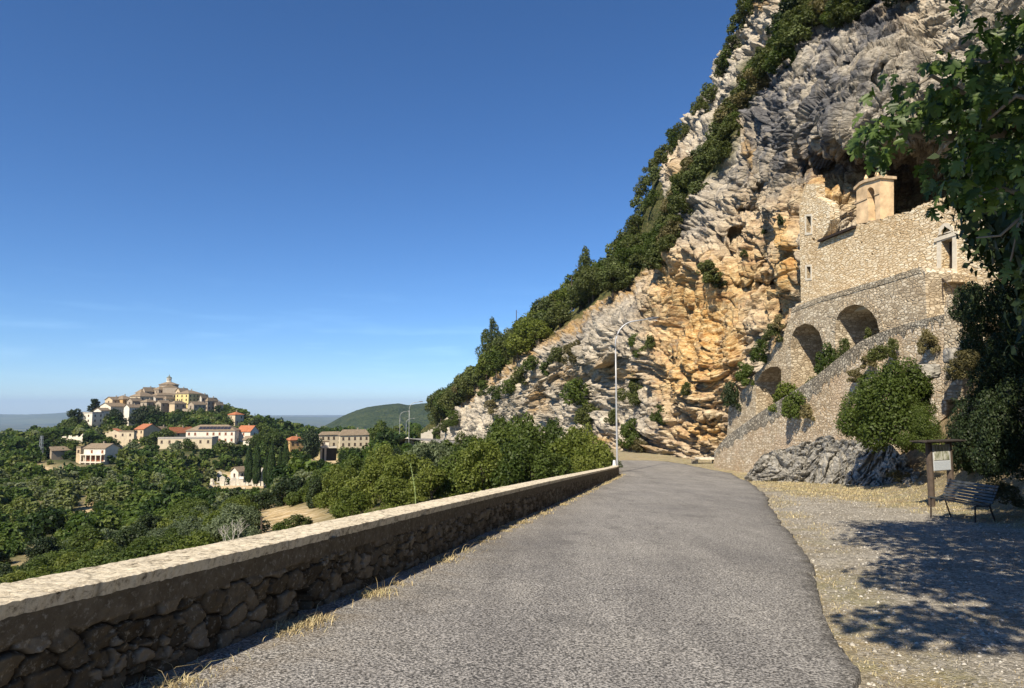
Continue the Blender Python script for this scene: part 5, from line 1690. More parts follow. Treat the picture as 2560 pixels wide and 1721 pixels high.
def house(x0, xc, x1, ye, yb, yr, phi, d, wall, roof, kind, label, nf=0, nl=0, rows=None, cat='house', name='house', shut=None, chim=True, over=0.45, ww=0.95, wh=1.35):
    BOXES.append((x0, x1, yr, yb, d))
    ph = math.radians(phi)
    base = P(xc, yb, d)
    az = math.atan2(base[0], base[1])
    right = np.array([math.cos(az), -math.sin(az)])
    awy = np.array([math.sin(az), math.cos(az)])
    e1 = right * math.cos(ph) + awy * math.sin(ph)
    w = max(2.0, (x1 - xc) * d / FPX / math.cos(ph))
    l = max(2.0, (xc - x0) * d / FPX / math.sin(ph))
    h = (yb - ye) * d / FPX
    hr = max(0.3, (ye - yr) * d / FPX)
    rz = math.atan2(e1[1], e1[0])
    r = empty(name, base, rz, label, cat)
    # local x along the front (to the right), y going back; the left face is x = 0
    wb = MB()
    wb.box((w / 2, l / 2, (h - 5) / 2), (w, l, h + 5))
    ov = over
    rf = MB()
    th = 0.22
    A, B, C_, D_ = (-ov, -ov), (w + ov, -ov), (w + ov, l + ov), (-ov, l + ov)
    if kind == 'x':      # ridge along the front, gable walls left and right
        for sx in (0.01, w - 0.26):
            wb.prism([[(0, 0), (0, 0.001), (0, 0)]], 0.01) if False else wb.add([(sx, 0, h), (sx, l, h), (sx, l / 2, h + hr), (sx + .25, 0, h), (sx + .25, l, h), (sx + .25, l / 2, h + hr)], [(0, 1, 2), (3, 5, 4), (0, 2, 5, 3), (1, 4, 5, 2), (0, 3, 4, 1)])
        k = hr / (l / 2)
        R0, R1 = (-ov, l / 2, h + hr + .05), (w + ov, l / 2, h + hr + .05)
        for a, b_, in ((A, B), (D_, C_)):
            z = h - ov * k + .05
            v = [(a[0], a[1], z), (b_[0], b_[1], z), R1, R0]
            rf.add(v + [(q[0], q[1], q[2] + th) for q in v], [(0, 1, 2, 3), (7, 6, 5, 4), (0, 4, 5, 1), (1, 5, 6, 2), (2, 6, 7, 3), (3, 7, 4, 0)])
    elif kind == 'y':    # ridge going back, gable on the front
        for sy in (0.01, l - .26):
            wb.add([(0, sy, h), (w, sy, h), (w / 2, sy, h + hr), (0, sy + .25, h), (w, sy + .25, h), (w / 2, sy + .25, h + hr)], [(0, 1, 2), (3, 5, 4), (0, 2, 5, 3), (1, 4, 5, 2), (0, 3, 4, 1)])
        k = hr / (w / 2)
        R0, R1 = (w / 2, -ov, h + hr + .05), (w / 2, l + ov, h + hr + .05)
        for a, b_ in ((A, D_), (B, C_)):
            z = h - ov * k + .05
            v = [(a[0], a[1], z), (b_[0], b_[1], z), R1, R0]
            rf.add(v + [(q[0], q[1], q[2] + th) for q in v], [(0, 1, 2, 3), (7, 6, 5, 4), (0, 4, 5, 1), (1, 5, 6, 2), (2, 6, 7, 3), (3, 7, 4, 0)])
    elif kind == 'hip':
        m_ = min(w, l) / 2
        if w >= l:
            R0, R1 = (m_, l / 2), (w - m_ + .01, l / 2)
            tops = {0: R0, 1: R1, 2: R1, 3: R0}
        else:
            R0, R1 = (w / 2, m_), (w / 2, l - m_ + .01)
            tops = {0: R0, 1: R0, 2: R1, 3: R1}
        lo = [(q[0], q[1], h + .02) for q in (A, B, C_, D_)]
        hi = [(q[0], q[1], h + .20) for q in (A, B, C_, D_)]
        rr_ = [(R0[0], R0[1], h + hr + .2), (R1[0], R1[1], h + hr + .2)]
        v = lo + hi + rr_
        f = [(3, 2, 1, 0)] + [(i, (i + 1) % 4, 4 + (i + 1) % 4, 4 + i) for i in range(4)]
        if w >= l:
            f += [(4, 5, 9, 8), (5, 6, 9), (6, 7, 8, 9), (7, 4, 8)]
        else:
            f += [(4, 5, 8), (5, 6, 9, 8), (6, 7, 9), (7, 4, 8, 9)]
        rf.add(v, f)
    elif kind == 'flat':
        rf.box((w / 2, l / 2, h + .12), (w + .3, l + .3, .24))
        rf.box((w / 2, .1, h + .5), (w + .1, .25, .75)).box((.1, l / 2, h + .5), (.25, l + .1, .75))
    elif kind == 'shed':
        v = [(-ov, -ov, h + .02), (w + ov, -ov, h + .02), (w + ov, l + ov, h + hr), (-ov, l + ov, h + hr)]
        rf.add(v + [(q[0], q[1], q[2] + th) for q in v], [(0, 1, 2, 3), (7, 6, 5, 4), (0, 4, 5, 1), (1, 5, 6, 2), (2, 6, 7, 3), (3, 7, 4, 0)])
        wb.add([(0.02, 0.3, h), (0.02, l, h), (.02, l, h + hr), (.3, .3, h), (.3, l, h), (.3, l, h + hr)], [(0, 1, 2), (3, 5, 4), (0, 2, 5, 3), (1, 4, 5, 2), (0, 3, 4, 1)])
    wb.build('wall', WC[wall], r)
    ro = rf.build('roof', RC[roof], r)
    if chim and kind in ('x', 'y', 'hip') and w > 4:
        MB().box((w * .62, l * .5, h + hr + .35), (.55, .55, 1.3)).box((w * .62, l * .5, h + hr + 1.05), (.8, .8, .14)).build('chimney', WC['stone'], ro)
    rows = rows or max(1, int(h / 3.3))
    rg = random.Random(int(x0 * 7 + yb))
    for fc, n_, L in (('f', nf, w), ('l', nl, l)):
        for j in range(rows):
            for i in range(n_):
                if rg.random() < 0.08:
                    continue
                t = (i + .5) / n_ * L
                z = h - 1.5 - j * min(3.3, (h - 1.6) / max(1, rows - .35) if rows > 1 else 3)
                if z < .9:
                    continue
                o = link('window', win_mesh(ww, wh), None, r, (t, -.02, z) if fc == 'f' else (-.02, t, z))
                if len(o.data.materials) == 0:
                    o.data.materials.append(None)
                o.material_slots[0].link = 'OBJECT'
                o.material_slots[0].material = shut or M_PANE
                if fc == 'l':
                    o.rotation_euler = (0, 0, math.radians(90))
    return r, w, l, h


house(380, 396, 446, 975, 994, 967, 40, 535, 'stone', 'brown', 'hip', 'brown-roofed stone house directly below the domed church', 4, 2)
house(355, 362, 387, 978, 996, 969, 35, 530, 'stone', 'brown', 'x', 'dark stone house left of the church near the top of the village', 2, 1)
house(326, 349, 384, 992, 1022, 981, 45, 505, 'cream', 'brown', 'hip', 'tall cream house with a lit left wall and grey front, left of village centre', 3, 2)
house(276, 306, 337, 999, 1020, 989, 45, 505, 'orange', 'brown', 'hip', 'orange-plastered house on the left shoulder of the hill village', 3, 0)
house(250, 276, 314, 1017, 1040, 1008, 42, 490, 'white', 'brown', 'x', 'white gabled house with brown roof stepping down left of the orange house', 2, 2, chim=False)
house(309, 321, 349, 1019, 1066, 1012, 42, 470, 'white', 'brown', 'x', 'tall narrow pale house with white left wall above the red-roofed cluster', 1, 0, rows=2)
house(380, 392, 441, 989, 1004, 983, 40, 520, 'tan', 'brown', 'hip', 'low brown house in shade between the cream house and the yellow one', 4, 1, chim=False)
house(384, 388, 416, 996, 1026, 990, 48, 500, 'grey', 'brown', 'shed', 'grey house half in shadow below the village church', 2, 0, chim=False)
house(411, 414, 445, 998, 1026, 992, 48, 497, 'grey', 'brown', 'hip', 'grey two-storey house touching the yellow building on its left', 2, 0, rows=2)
house(440, 470, 504, 985, 1026, 976, 50, 500, 'yellow', 'brown', 'hip', 'tall yellow building with four storeys of windows on the hill village', 4, 3, rows=4, chim=True)
house(500, 503, 518, 994, 1026, 987, 46, 505, 'grey', 'brown', 'x', 'narrow grey house right of the tall yellow building', 2, 0, rows=3)
house(514, 518, 543, 1004, 1030, 995, 44, 505, 'stone', 'brown', 'hip', 'stone house at the right end of the hill village', 3, 1, rows=2)
house(198, 229, 254, 1034, 1068, 1033, 46, 455, 'white', 'flat', 'flat', 'bright white blocky house at the left foot of the hill village', 2, 2, rows=2)
house(236, 252, 272, 1027, 1044, 1021, 46, 470, 'white', 'brown', 'x', 'small white gable house behind the blocky white house', 0, 1, chim=False)
house(569, 587, 607, 1038, 1066, 1031, 42, 450, 'cream', 'red', 'hip', 'small pale tower house standing alone right of the hill village', 2, 1)
house(285, 306, 314, 1084, 1112, 1073, 55, 392, 'cream', 'red', 'shed', 'cream house with bright red lean-to roof at the left of the red-roofed cluster', 0, 2, chim=False)
house(300, 333, 339, 1081, 1124, 1078, 60, 386, 'cream', 'brown', 'flat', 'tall plain cream block in the middle of the red-roofed cluster', 0, 2, rows=2)
house(338, 357, 394, 1074, 1112, 1062, 40, 396, 'tan', 'red', 'y', 'gabled house with red roof and shaded front right of the cream block', 0, 2, rows=2)
house(384, 387, 422, 1074, 1088, 1068, 30, 405, 'tan', 'brown', 'x', 'low brown-roofed house behind the gabled red-roofed house', 3, 0)
house(422, 425, 474, 1080, 1102, 1070, 25, 388, 'tan', 'red', 'x', 'ochre house with long red roof left of the long white building', 4, 0)
lh, lw, ll, lhh = house(473, 586, 601, 1078, 1112, 1064, 72, 372, 'white', 'brown', 'hip', 'long white building with solar panels on its roof below the village', 1, 8, rows=2, shut=M_PANEB, chim=False)
sp_ = MB()
hr_ = 14 * 372 / FPX
sl_ = math.atan2(hr_ + .0, lw / 2 + .45)
for i in range(9):
    for j in range(2):
        u_ = (0.28 + 0.26 * j)
        sp_.box((-.45 + (lw / 2 + .45) * u_, ll * (0.14 + .074 * i + .0), lhh + .2 + hr_ * u_ + .16), (1.25, 1.7, .05), tilt=Matrix.Rotation(-sl_, 3, 'Y'))
sp_.build('solar_panels', M_SOLAR, lh)
house(594, 625, 645, 1079, 1100, 1066, 50, 378, 'white', 'red', 'y', 'white house with red gabled roof right of the long white building', 1, 3, shut=M_PANEB)
house(609, 629, 641, 1100, 1112, 1092, 50, 362, 'white', 'brown', 'y', 'little white outbuilding below the white house with red gabled roof', 0, 0, chim=False)
house(406, 529, 544, 1097, 1122, 1093, 74, 348, 'cream', 'flat', 'flat', 'long flat-roofed cream building in front of the solar panel building', 0, 7, rows=1, chim=False)
ph_, pw_, pl2, phh = house(215, 261, 293, 1122, 1162, 1112, 52, 325, 'white', 'brown', 'y', 'white farmhouse with an open porch at the left edge of the lower houses', 0, 4, rows=1, shut=M_PANEB)
pm = MB()
for i in range(5):
    pm.box((-2.2, pl2 * i / 4.0 * .94 + .3, phh - 5.3), (.45, .45, 4.6))
pm.box((-1.15, pl2 / 2, phh - 2.95), (2.6, pl2 + .4, .35)).box((-1.2, pl2 / 2, phh - 6.4), (2.8, pl2 + .4, .5))
pm.build('porch', WC['white'], ph_)
MB().box((-.02, pl2 / 2, phh - 4.8), (.14, pl2 * .9, 2.6)).build('porch_shadow_wall', M_PANEB, ph_).name = 'porch_shade_panel'  # red-brown panel stands in for the shadow at the back of the porch
house(191, 200, 217, 1121, 1154, 1116, 52, 330, 'tan', 'brown', 'flat', 'plain tan annex at the left end of the porch farmhouse', 0, 1, chim=False)
house(125, 128, 172, 1129, 1150, 1119, 20, 335, 'stone', 'brown', 'shed', 'low stone barn with brown roof left of the porch farmhouse', 0, 0, chim=False)
house(797, 800, 853, 1089, 1122, 1081, 15, 357, 'cream', 'brown', 'hip', 'left wing of the cream farmhouse with dark shutters by the green hill', 4, 0, rows=2, chim=False)
house(846, 850, 922, 1090, 1122, 1076, 15, 352, 'cream', 'brown', 'hip', 'right wing of the cream farmhouse with higher brown roof', 5, 0, rows=2)
house(713, 725, 760, 1102, 1120, 1093, 30, 330, 'orange', 'red', 'hip', 'small orange house with bright red roof behind the rightmost cypress', 3, 1)
house(577, 595, 614, 1180, 1206, 1170, 42, 285, 'white', 'brown', 'x', 'white cemetery chapel with brown roof beside the dark cypress pair', 1, 1, cat='chapel', name='cemetery_chapel', chim=False)
house(637, 650, 658, 1184, 1208, 1173, 48, 275, 'white', 'flat', 'y', 'small white gabled tomb house right of the cemetery chapel', 0, 0, cat='tomb', name='tomb_house', chim=False)

for a in [(340, 352, 384, 983, 996, 973, 44, 528, 'tan', 'brown', 'hip', 'tan house tucked between the cream house and the summit houses', 3, 2),
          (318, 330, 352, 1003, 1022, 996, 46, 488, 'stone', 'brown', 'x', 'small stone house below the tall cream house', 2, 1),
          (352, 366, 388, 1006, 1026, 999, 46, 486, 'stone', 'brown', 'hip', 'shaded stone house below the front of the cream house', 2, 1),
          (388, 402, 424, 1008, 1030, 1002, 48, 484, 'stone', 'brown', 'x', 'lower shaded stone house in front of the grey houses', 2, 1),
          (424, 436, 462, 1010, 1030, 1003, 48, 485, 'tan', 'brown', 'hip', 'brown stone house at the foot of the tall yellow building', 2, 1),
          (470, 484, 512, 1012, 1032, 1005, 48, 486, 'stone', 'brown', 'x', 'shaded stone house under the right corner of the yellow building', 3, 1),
          (264, 280, 306, 1000, 1022, 993, 46, 500, 'tan', 'brown', 'x', 'tan house at the left end below the orange house', 2, 1),
          (440, 449, 470, 978, 990, 971, 46, 515, 'tan', 'brown', 'x', 'tan house half hidden behind the left edge of the yellow building', 1, 1),
          (536, 540, 556, 1012, 1030, 1006, 44, 508, 'stone', 'brown', 'x', 'last small stone house on the right shoulder of the hill village', 1, 1),
          (270, 282, 300, 1090, 1112, 1084, 48, 405, 'tan', 'brown', 'x', 'tan house stepping down left of the bright red lean-to roof', 1, 1),
          (640, 650, 668, 1084, 1098, 1077, 46, 395, 'tan', 'red', 'x', 'small tan house with red roof among trees at the right of the village', 1, 1)]:
    house(*a)

# church on the summit
cb = P(421, 990, 548)
ch = empty('village_church', cb, 0.3, 'domed stone church crowning the summit of the hill village', 'church')
k = 548 / FPX
MB().lathe((0, 0, 0), [(22 * k, -5), (22 * k, 26 * k), (23.5 * k, 27 * k)], 8).build('drum', WC['stone'], ch)
MB().lathe((0, 0, 0), [(24 * k, 27 * k), (24 * k, 28 * k), (8 * k, 34 * k), (0.5, 34.5 * k)], 8).build('roof', RC['brown'], ch)
lan = MB().lathe((0, 0, 0), [(6 * k, 33 * k), (6 * k, 35 * k), (5 * k, 35.5 * k)], 8)
for q in range(8):
    a = q * math.pi / 4
    lan.box((4.5 * k * math.cos(a), 4.5 * k * math.sin(a), 39 * k), (1.6 * k, 1.6 * k, 8 * k), a)
lan.lathe((0, 0, 0), [(4 * k, 42.5 * k), (6.4 * k, 42.8 * k), (6.4 * k, 43.6 * k), (5 * k, 44 * k)], 8)
lan.build('lantern', WC['white'], ch)
MB().lathe((0, 0, 0), [(6.2 * k, 43.7 * k), (5.6 * k, 46 * k), (3.0 * k, 48 * k), (1.2 * k, 49.5 * k), (.9 * k, 51.5 * k), (.25 * k, 52 * k), (.2 * k, 55 * k)], 8).build('lantern_dome', RC['green'], ch)
MB().box((9 * k, -25 * k, 8 * k), (32 * k, 26 * k, 24 * k)).build('nave', WC['stone'], ch)
MB().prism([[(-8 * k, 20 * k), (26 * k, 20 * k), (9 * k, 27 * k)]], 27 * k, -38.5 * k).build('nave_roof', RC['brown'], ch)
BOXES.append((394, 446, 940, 990, 548))


def stone_run(name, x0, x1, yt0, yt1, yb, d, mat, label, thick=0.8, n=10, amp=0.3, seed=1):
    a, b = P(x0, yb, d), P(x1, yb, d)
    pl = Plane(a, b)
    rg = random.Random(seed)
    k = d / FPX
    h0, h1 = (yb - yt0) * k, (yb - yt1) * k
    L = np.linalg.norm((b - a)[:2])
    pts = []
    for i in range(n + 1):
        t = i / n
        pts += [(L * t, h0 + (h1 - h0) * t + rg.uniform(-amp, amp))]
        if i < n:
            pts += [(L * (t + .8 / n), h0 + (h1 - h0) * t + rg.uniform(-amp, amp))]
    r = MB().prism([pts + [(L, -4), (0, -4)]], thick).build(name, mat)
    r.location = [float(q) for q in a]
    r.rotation_euler = (0, 0, pl.rz)
    return tag(r, label, 'wall')


stone_run('retaining_wall', 396, 480, 1024, 1022, 1040, 490, WC['stone'], 'long stone retaining wall under the yellow building of the hill village', n=8, amp=.2)
stone_run('ruined_wall', 148, 206, 1096, 1088, 1106, 380, WC['white'], 'broken pale wall on the slope below the blocky white house', amp=1.0, seed=5)
stone_run('ruined_wall', 255, 288, 1086, 1073, 1096, 400, WC['cream'], 'short stepped pale wall left of the red-roofed cluster', n=4, amp=.7, seed=7)
stone_run('terrace_wall', 415, 470, 1051, 1049, 1056, 455, WC['stone'], 'low stone terrace wall among the dark trees under the hill village', n=6, amp=.2)
stone_run('cemetery_wall', 521, 668, 1215, 1216, 1223, 270, WC['tan'], 'low stone wall enclosing the cemetery graves', n=14, amp=.12, seed=3)
stone_run('roadside_wall', 1052, 1082, 1084, 1072, 1100, 232, WC['grey'], 'grey roadside wall at the far bend below the low end of the cliff', n=5, amp=.3, seed=9)
stone_run('roadside_wall', 1012, 1034, 1096, 1098, 1112, 225, WC['white'], 'pale broken wall stub beside the far street lamps', n=4, amp=.5, seed=11)
# graves
gm_ = []
gm_.append(MB().box((0, 0, .55), (.7, .16, 1.5)).box((0, -.7, -.05), (.8, 1.8, .35)).mesh('gravestone'))
gm_.append(MB().box((0, 0, .6), (.14, .14, 1.8)).box((0, 0, 1.05), (.7, .14, .16)).box((0, -.6, -.05), (.8, 1.7, .4)).mesh('gravestone'))
gm_.append(MB().box((0, 0, .9), (1.5, 1.2, 2.2)).prism([[(-.9, 2.0), (.9, 2.0), (0, 2.6)]], 1.3, -.65).mesh('gravestone'))
for g_, mt in zip(gm_, (WC['white'], WC['grey'], WC['white'])):
    g_.materials.append(mt)
rg = random.Random(31)
cemz = P(600, 1213, 276)[2]
for i in range(54):
    px, py = rg.uniform(528, 662), rg.choice([1199, 1203, 1207, 1211, 1215]) + rg.uniform(-1, 1)
    d = 276 + (1213 - py) * 1.6
    g = link('gravestone', gm_[rg.choice([0, 0, 1, 1, 2])], None, None, P(px, py + 3, d))
    g.rotation_euler = (0, 0, 0.35 + rg.choice([0, 0, 1.57]))
    g.scale = (1.3, 1.3, rg.uniform(1.0, 1.7))
    tag(g, 'pale gravestone crowded among others inside the cemetery wall', 'gravestone', 'gravestones in the cemetery')
BOXES += [(515, 670, 1196, 1218, 285), (1005, 1085, 1070, 1112, 230), (148, 206, 1086, 1106, 380), (790, 840, 1108, 1152, 330)]

# deck on concrete pillars beside the cream farmhouse
dk_ = P(815, 1152, 326)
dk = empty('pillared_deck', dk_, 0.25, 'grey concrete deck on two thick pillars carrying a white hut below the cream farmhouse', 'deck')
k = 326 / FPX
MB().box((2 * k, 6 * k, 33 * k), (46 * k, 20 * k, 4 * k)).build('slab', WC['grey'], dk)
for x in (-12 * k, -2 * k):
    MB().box((x, 0, 13 * k), (5 * k, 4 * k, 37 * k)).build('pillar', WC['grey'], dk)
MB().box((5 * k, 15 * k, 14 * k), (40 * k, 2 * k, 36 * k)).build('deck_shade_panel', M_DARK, dk)  # near-black sheet painted as the shade under the deck
hu = MB().box((0 * k, 2 * k, 41 * k), (13 * k, 10 * k, 12 * k)).build('hut', WC['white'], dk)
MB().box((0 * k, 2 * k, 48 * k), (16 * k, 13 * k, 1.6 * k)).build('hut_roof', RC['brown'], hu)

# ---- lattice masts, utility poles, fence post, flower stalk, bare tree
M_STEEL = plain('mast steel', (0.36, 0.38, 0.40), 0.5, 0.1, 1.0, 0.3)


def mast(px, yt, yb, d, w, label):
    b = P(px, yb, d)
    H = (yb - yt) * d / FPX
    mb = MB()
    n = max(5, int(H / (w * 1.2)))
    f = lambda t: w * (1 - .55 * t) / 2
    for sx, sy in ((1, 1), (1, -1), (-1, 1), (-1, -1)):
        mb.tube([(sx * f(0), sy * f(0), -2), (sx * f(1), sy * f(1), H)], .07 if d < 400 else .14, 5)
    for i in range(n):
        z0, z1, a, c = H * i / n, H * (i + 1) / n, f(i / n), f((i + 1) / n)
        for p, q in (((a, -a), (-c, -c)), ((-a, -a), (c, -c)), ((a, a), (-c, c)), ((-a, a), (c, c)), ((-a, -a), (-c, c)), ((a, a), (c, -c))):
            mb.tube([(p[0], p[1], z0), (q[0], q[1], z1)], .035, 4)
    o = mb.build('lattice_mast', M_STEEL, None, b)
    tag(o, label, 'mast')


mast(101, 1090, 1146, 300, 1.5, 'grey lattice mast among the trees left of the stone barn')
mast(536, 997, 1040, 520, 2.2, 'thin lattice mast on the right of the hill village against the sky')
for px, y0, y1, lab in [(1430, 690, 772, 'brown wooden utility pole beside the tall pine on the ridge'), (1291, 776, 835, 'thin utility pole rising above the lower ridge trees')]:
    p = cliffP(px, y1, 2.0)
    d = np.linalg.norm(p - EYE)
    H = (y1 - y0) * d / FPX
    r = empty('utility_pole', p, 0, lab, 'utility pole')
    MB().tube([(0, 0, -1.5), (0, 0, H)], [.16, .11], 8).build('pole', WOODP, r)
    MB().tube([(0, 0, H - .3), (5.5, 2, H - 4.0)], .018, 4).lathe((0, 0, H), [(.06, 0), (.07, .12), (.02, .16)], 6).build('stay_wire', M_IRON, r)
fp_ = hit_terr(663, 50)
r = tag(MB().tube([(0, 0, -.5), (.02, 0, .6), (0, 0, 1.3)], [.07, .065, .06], 7).build('fence_post', WOODP, None, fp_), 'lone weathered fence post in the dry grass beyond the wall', 'post')
fs = P(1040, 1262, 27)
hs = MB().tube([(0, 0, -.2), (-.05, 0, .6), (-.16, 0, 1.2), (-.25, 0, 1.62)], [.022, .018, .014, .006], 6)
for i in range(26):
    t = .4 + .6 * i / 26
    x = -.25 * t ** 1.4
    hs.tube([(x, 0, 1.62 * t), (x + .05 * math.cos(i * 2.4), .05 * math.sin(i * 2.4), 1.62 * t + .05)], [.012, .004], 4)
tag(hs.build('flower_stalk', plain('green stalk', (0.26, 0.33, 0.12), 0.7, 0.2), None, fs), 'tall thin pale green flower stalk rising above the middle of the parapet wall', 'plant')
bt = hit_terr(583, 30)
bm_ = MB()
rg = random.Random(8)


def twig(p, dr, L, r, dep):
    q = p + dr * L
    bm_.tube([p, p + dr * L * .5 + Vector((rg.uniform(-.03, .03), 0, rg.uniform(-.02, .03))), q], [r, r * .8, r * .6], 5)
    if dep:
        for _ in range(3):
            nd = (dr + Vector((rg.uniform(-.8, .8), rg.uniform(-.8, .8), rg.uniform(-.1, .6)))).normalized()
            twig(q, nd, L * rg.uniform(.55, .8), r * .6, dep - 1)


twig(Vector((0, 0, -.3)), Vector((.1, 0, 1)).normalized(), 0.9, .04, 4)
btr = empty('bare_tree', bt, 0, 'small bare tree with pale leafless branches just beyond the wall', 'tree')
btr.scale = (1.1, 1.1, 1.1)
bm_.build('branches', plain('bleached wood', (0.42, 0.39, 0.33), 0.9, 0.2), btr)

# ---- trees among the houses
for px, yb, w, h, d, mt, kd, lab in [(175, 1090, 40, 48, 445, F_OAK, 'round', None), (185, 1066, 40, 44, 455, F_HOLM, 'round', None), (207, 1088, 32, 36, 435, F_OAK, 'round', None), (228, 1090, 30, 26, 425, F_HOLM, 'round', None), (235, 1036, 36, 38, 482, F_HOLM, 'cedar', 'blue-green layered cedar at the left top of the hill village'), (287, 1078, 54, 56, 440, F_HOLM, 'round', 'largest dark round tree in front of the hill village'), (350, 1068, 44, 54, 452, F_HOLM, 'round', None), (382, 1068, 46, 54, 458, F_HOLM, 'round', None), (376, 1074, 40, 30, 445, F_OAK, 'round', None), (410, 1060, 32, 28, 462, F_HOLM, 'round', None), (440, 1050, 34, 26, 470, F_OAK, 'round', None), (425, 1074, 36, 26, 440, F_OAK, 'round', None), (452, 1074, 36, 24, 440, F_OAK, 'round', None),
                                     (480, 1070, 38, 46, 460, F_OAK, 'round', None), (503, 1072, 40, 50, 455, F_OAK, 'round', None), (528, 1072, 40, 46, 452, F_HOLM, 'round', None), (552, 1072, 38, 42, 448, F_OAK, 'round', None), (568, 1076, 34, 34, 440, F_OAK, 'round', None), (603, 1056, 26, 26, 460, F_HOLM, 'round', None), (616, 1082, 34, 34, 430, F_OAK, 'round', None), (638, 1084, 34, 38, 425, F_HOLM, 'round', None), (655, 1096, 36, 38, 395, F_OAK, 'round', None), (668, 1106, 40, 36, 372, F_OAK, 'round', None), (412, 1106, 44, 34, 372, F_OAK, 'round', None), (390, 1112, 40, 32, 360, F_OAK, 'round', None), (355, 1130, 50, 38, 352, F_OAK, 'round', None), (330, 1136, 40, 30, 345, F_OLIVE, 'round', None), (440, 1136, 36, 34, 335, F_OLIVE, 'round', None), (470, 1140, 40, 44, 330, F_OAK, 'round', None), (640, 1130, 44, 44, 345, F_OAK, 'round', None), (690, 1112, 44, 40, 360, F_OAK, 'round', None), (685, 1140, 60, 60, 310, F_OAK, 'round', None), (560, 1140, 50, 40, 330, F_OAK, 'round', None), (110, 1120, 40, 40, 360, F_OAK, 'round', None), (150, 1122, 40, 28, 350, F_OAK, 'round', None), (180, 1128, 40, 30, 345, F_OAK, 'round', None), (250, 1110, 40, 30, 400, F_OAK, 'round', None), (275, 1118, 40, 26, 380, F_OAK, 'round', None), (545, 1038, 22, 24, 500, F_HOLM, 'round', None)]:
    p = P(px, yb, d)
    plant(kd, p - np.array([0, 0, .1 * h / FPX * d]), w * 1.15 / FPX * d, h * 1.1 / FPX * d, mt, d, lab or 'dark leafy tree standing among the houses of the hill village', 'tree', 'village_tree', None if lab else 'trees among the village houses', True, 3 if h < 40 else 2)

# ---- scrub woodland filling the valley side
rs = np.random.RandomState(5)
cand = []
pts_xy = []
Nc = 15000
cpx = rs.uniform(-330, 1090, Nc)
cd = np.sqrt(rs.uniform(33 ** 2, 640 ** 2, Nc))
o_ = np.concatenate([np.argsort(cd)])
extra = 700
cpx = np.concatenate([rs.uniform(-60, 1090, extra), cpx])
cd = np.concatenate([rs.uniform(33, 130, extra), cd])
zz = terr_z(cpx, cd)
rx = ray(cpx, np.full_like(cpx, 1020.0))
XY = rx[:, :2] * cd[:, None]
_, bpy_ = px_of(np.concatenate([XY, zz[:, None]], 1))
dryv = np.zeros(len(cpx))
for x, y, rx_, ry_ in DRY:
    dryv = np.maximum(dryv, np.exp(-((cpx - x) / (rx_ * 1.0)) ** 2 - ((bpy_ - y) / ry_) ** 2))
size = rs.uniform(2.6, 5.2, len(cpx)) * (0.8 + 0.4 * smooth(80, 400, cd))
size = np.where(cd < 60, size * 0.8, size * rs.choice([.65, .85, 1.0, 1.15, 1.5], len(cpx)))
grid = {}
acc = []
for i in range(len(cpx)):
    if dryv[i] > (0.34 if cpx[i] < 260 else 0.5) and cd[i] < 400:
        continue
    if cd[i] < 80 and cpx[i] > 640 and cpx[i] < 860:
        continue
    if cpx[i] > 830 and cd[i] < 85:
        continue
    tp_ = bpy_[i] - size[i] * .95 / cd[i] * FPX
    hw = size[i] * .5 / cd[i] * FPX
    bad = False
    for x0, x1, y0, y1, dh in BOXES:
        if cd[i] < dh + 6 and cpx[i] + hw > x0 - 1 and cpx[i] - hw < x1 + 1 and tp_ < y1 - 4 and bpy_[i] > y0:
            bad = True
            break
    if bad or (cd[i] > 480 and 200 < cpx[i] < 560):
        continue
    gx_, gy_ = int(XY[i, 0] // 6), int(XY[i, 1] // 6)
    ok = True
    for a in (-1, 0, 1):
        for b in (-1, 0, 1):
            for j in grid.get((gx_ + a, gy_ + b), ()):
                if (XY[i, 0] - XY[j, 0]) ** 2 + (XY[i, 1] - XY[j, 1]) ** 2 < (0.30 * (size[i] + size[j])) ** 2:
                    ok = False
    if ok:
        grid.setdefault((gx_, gy_), []).append(i)
        acc.append(i)
acc.sort(key=lambda i: cd[i])
nearn = [i for i in acc if cd[i] < 260 and cpx[i] > -30][:225]
print('scrub', len(acc), 'near', len(nearn), 'to', cd[nearn[-1]])
for i in nearn:
    sN = float(perlin(np.array([[XY[i, 0] / 28, XY[i, 1] / 28, 3.3]]))[0])
    u_ = rs.rand() + sN * 0.7
    mt = F_OLIVE if u_ > 0.85 else F_HOLM if u_ < 0.12 else F_BRIGHT if u_ > 0.55 else F_OAK
    lab = {'olive leaves': 'grey-green rounded tree in the scrub on the valley slope', 'holm oak leaves': 'very dark rounded tree in the scrub on the valley slope', 'light green leaves': 'light green rounded tree in the scrub on the valley slope', 'oak leaves': 'mid green rounded tree in the scrub on the valley slope'}[mt.name]
    s = float(size[i])
    plant('round' if rs.rand() < .35 else 'bush', (XY[i, 0], XY[i, 1], zz[i] - .3), s * 1.12, s * float(rs.uniform(.75, 1.05)), mt, float(cd[i]), lab, 'tree', 'scrub_tree', mt.name.replace(' leaves', '') + ' coloured trees in the valley scrub', True)
far_i = [i for i in acc if i not in set(nearn)]
Vs, Fs, Ls, Ts = [], [], [], []
protos = {}
for L_, n_, lf in ((0, 560, .14), (1, 240, .22)):
    protos[L_] = [leafcloud(np.random.RandomState(40 + q), blobs_for('bush', np.random.RandomState(q)), n_, lf, 0.7) for q in range(5)]
off = 0
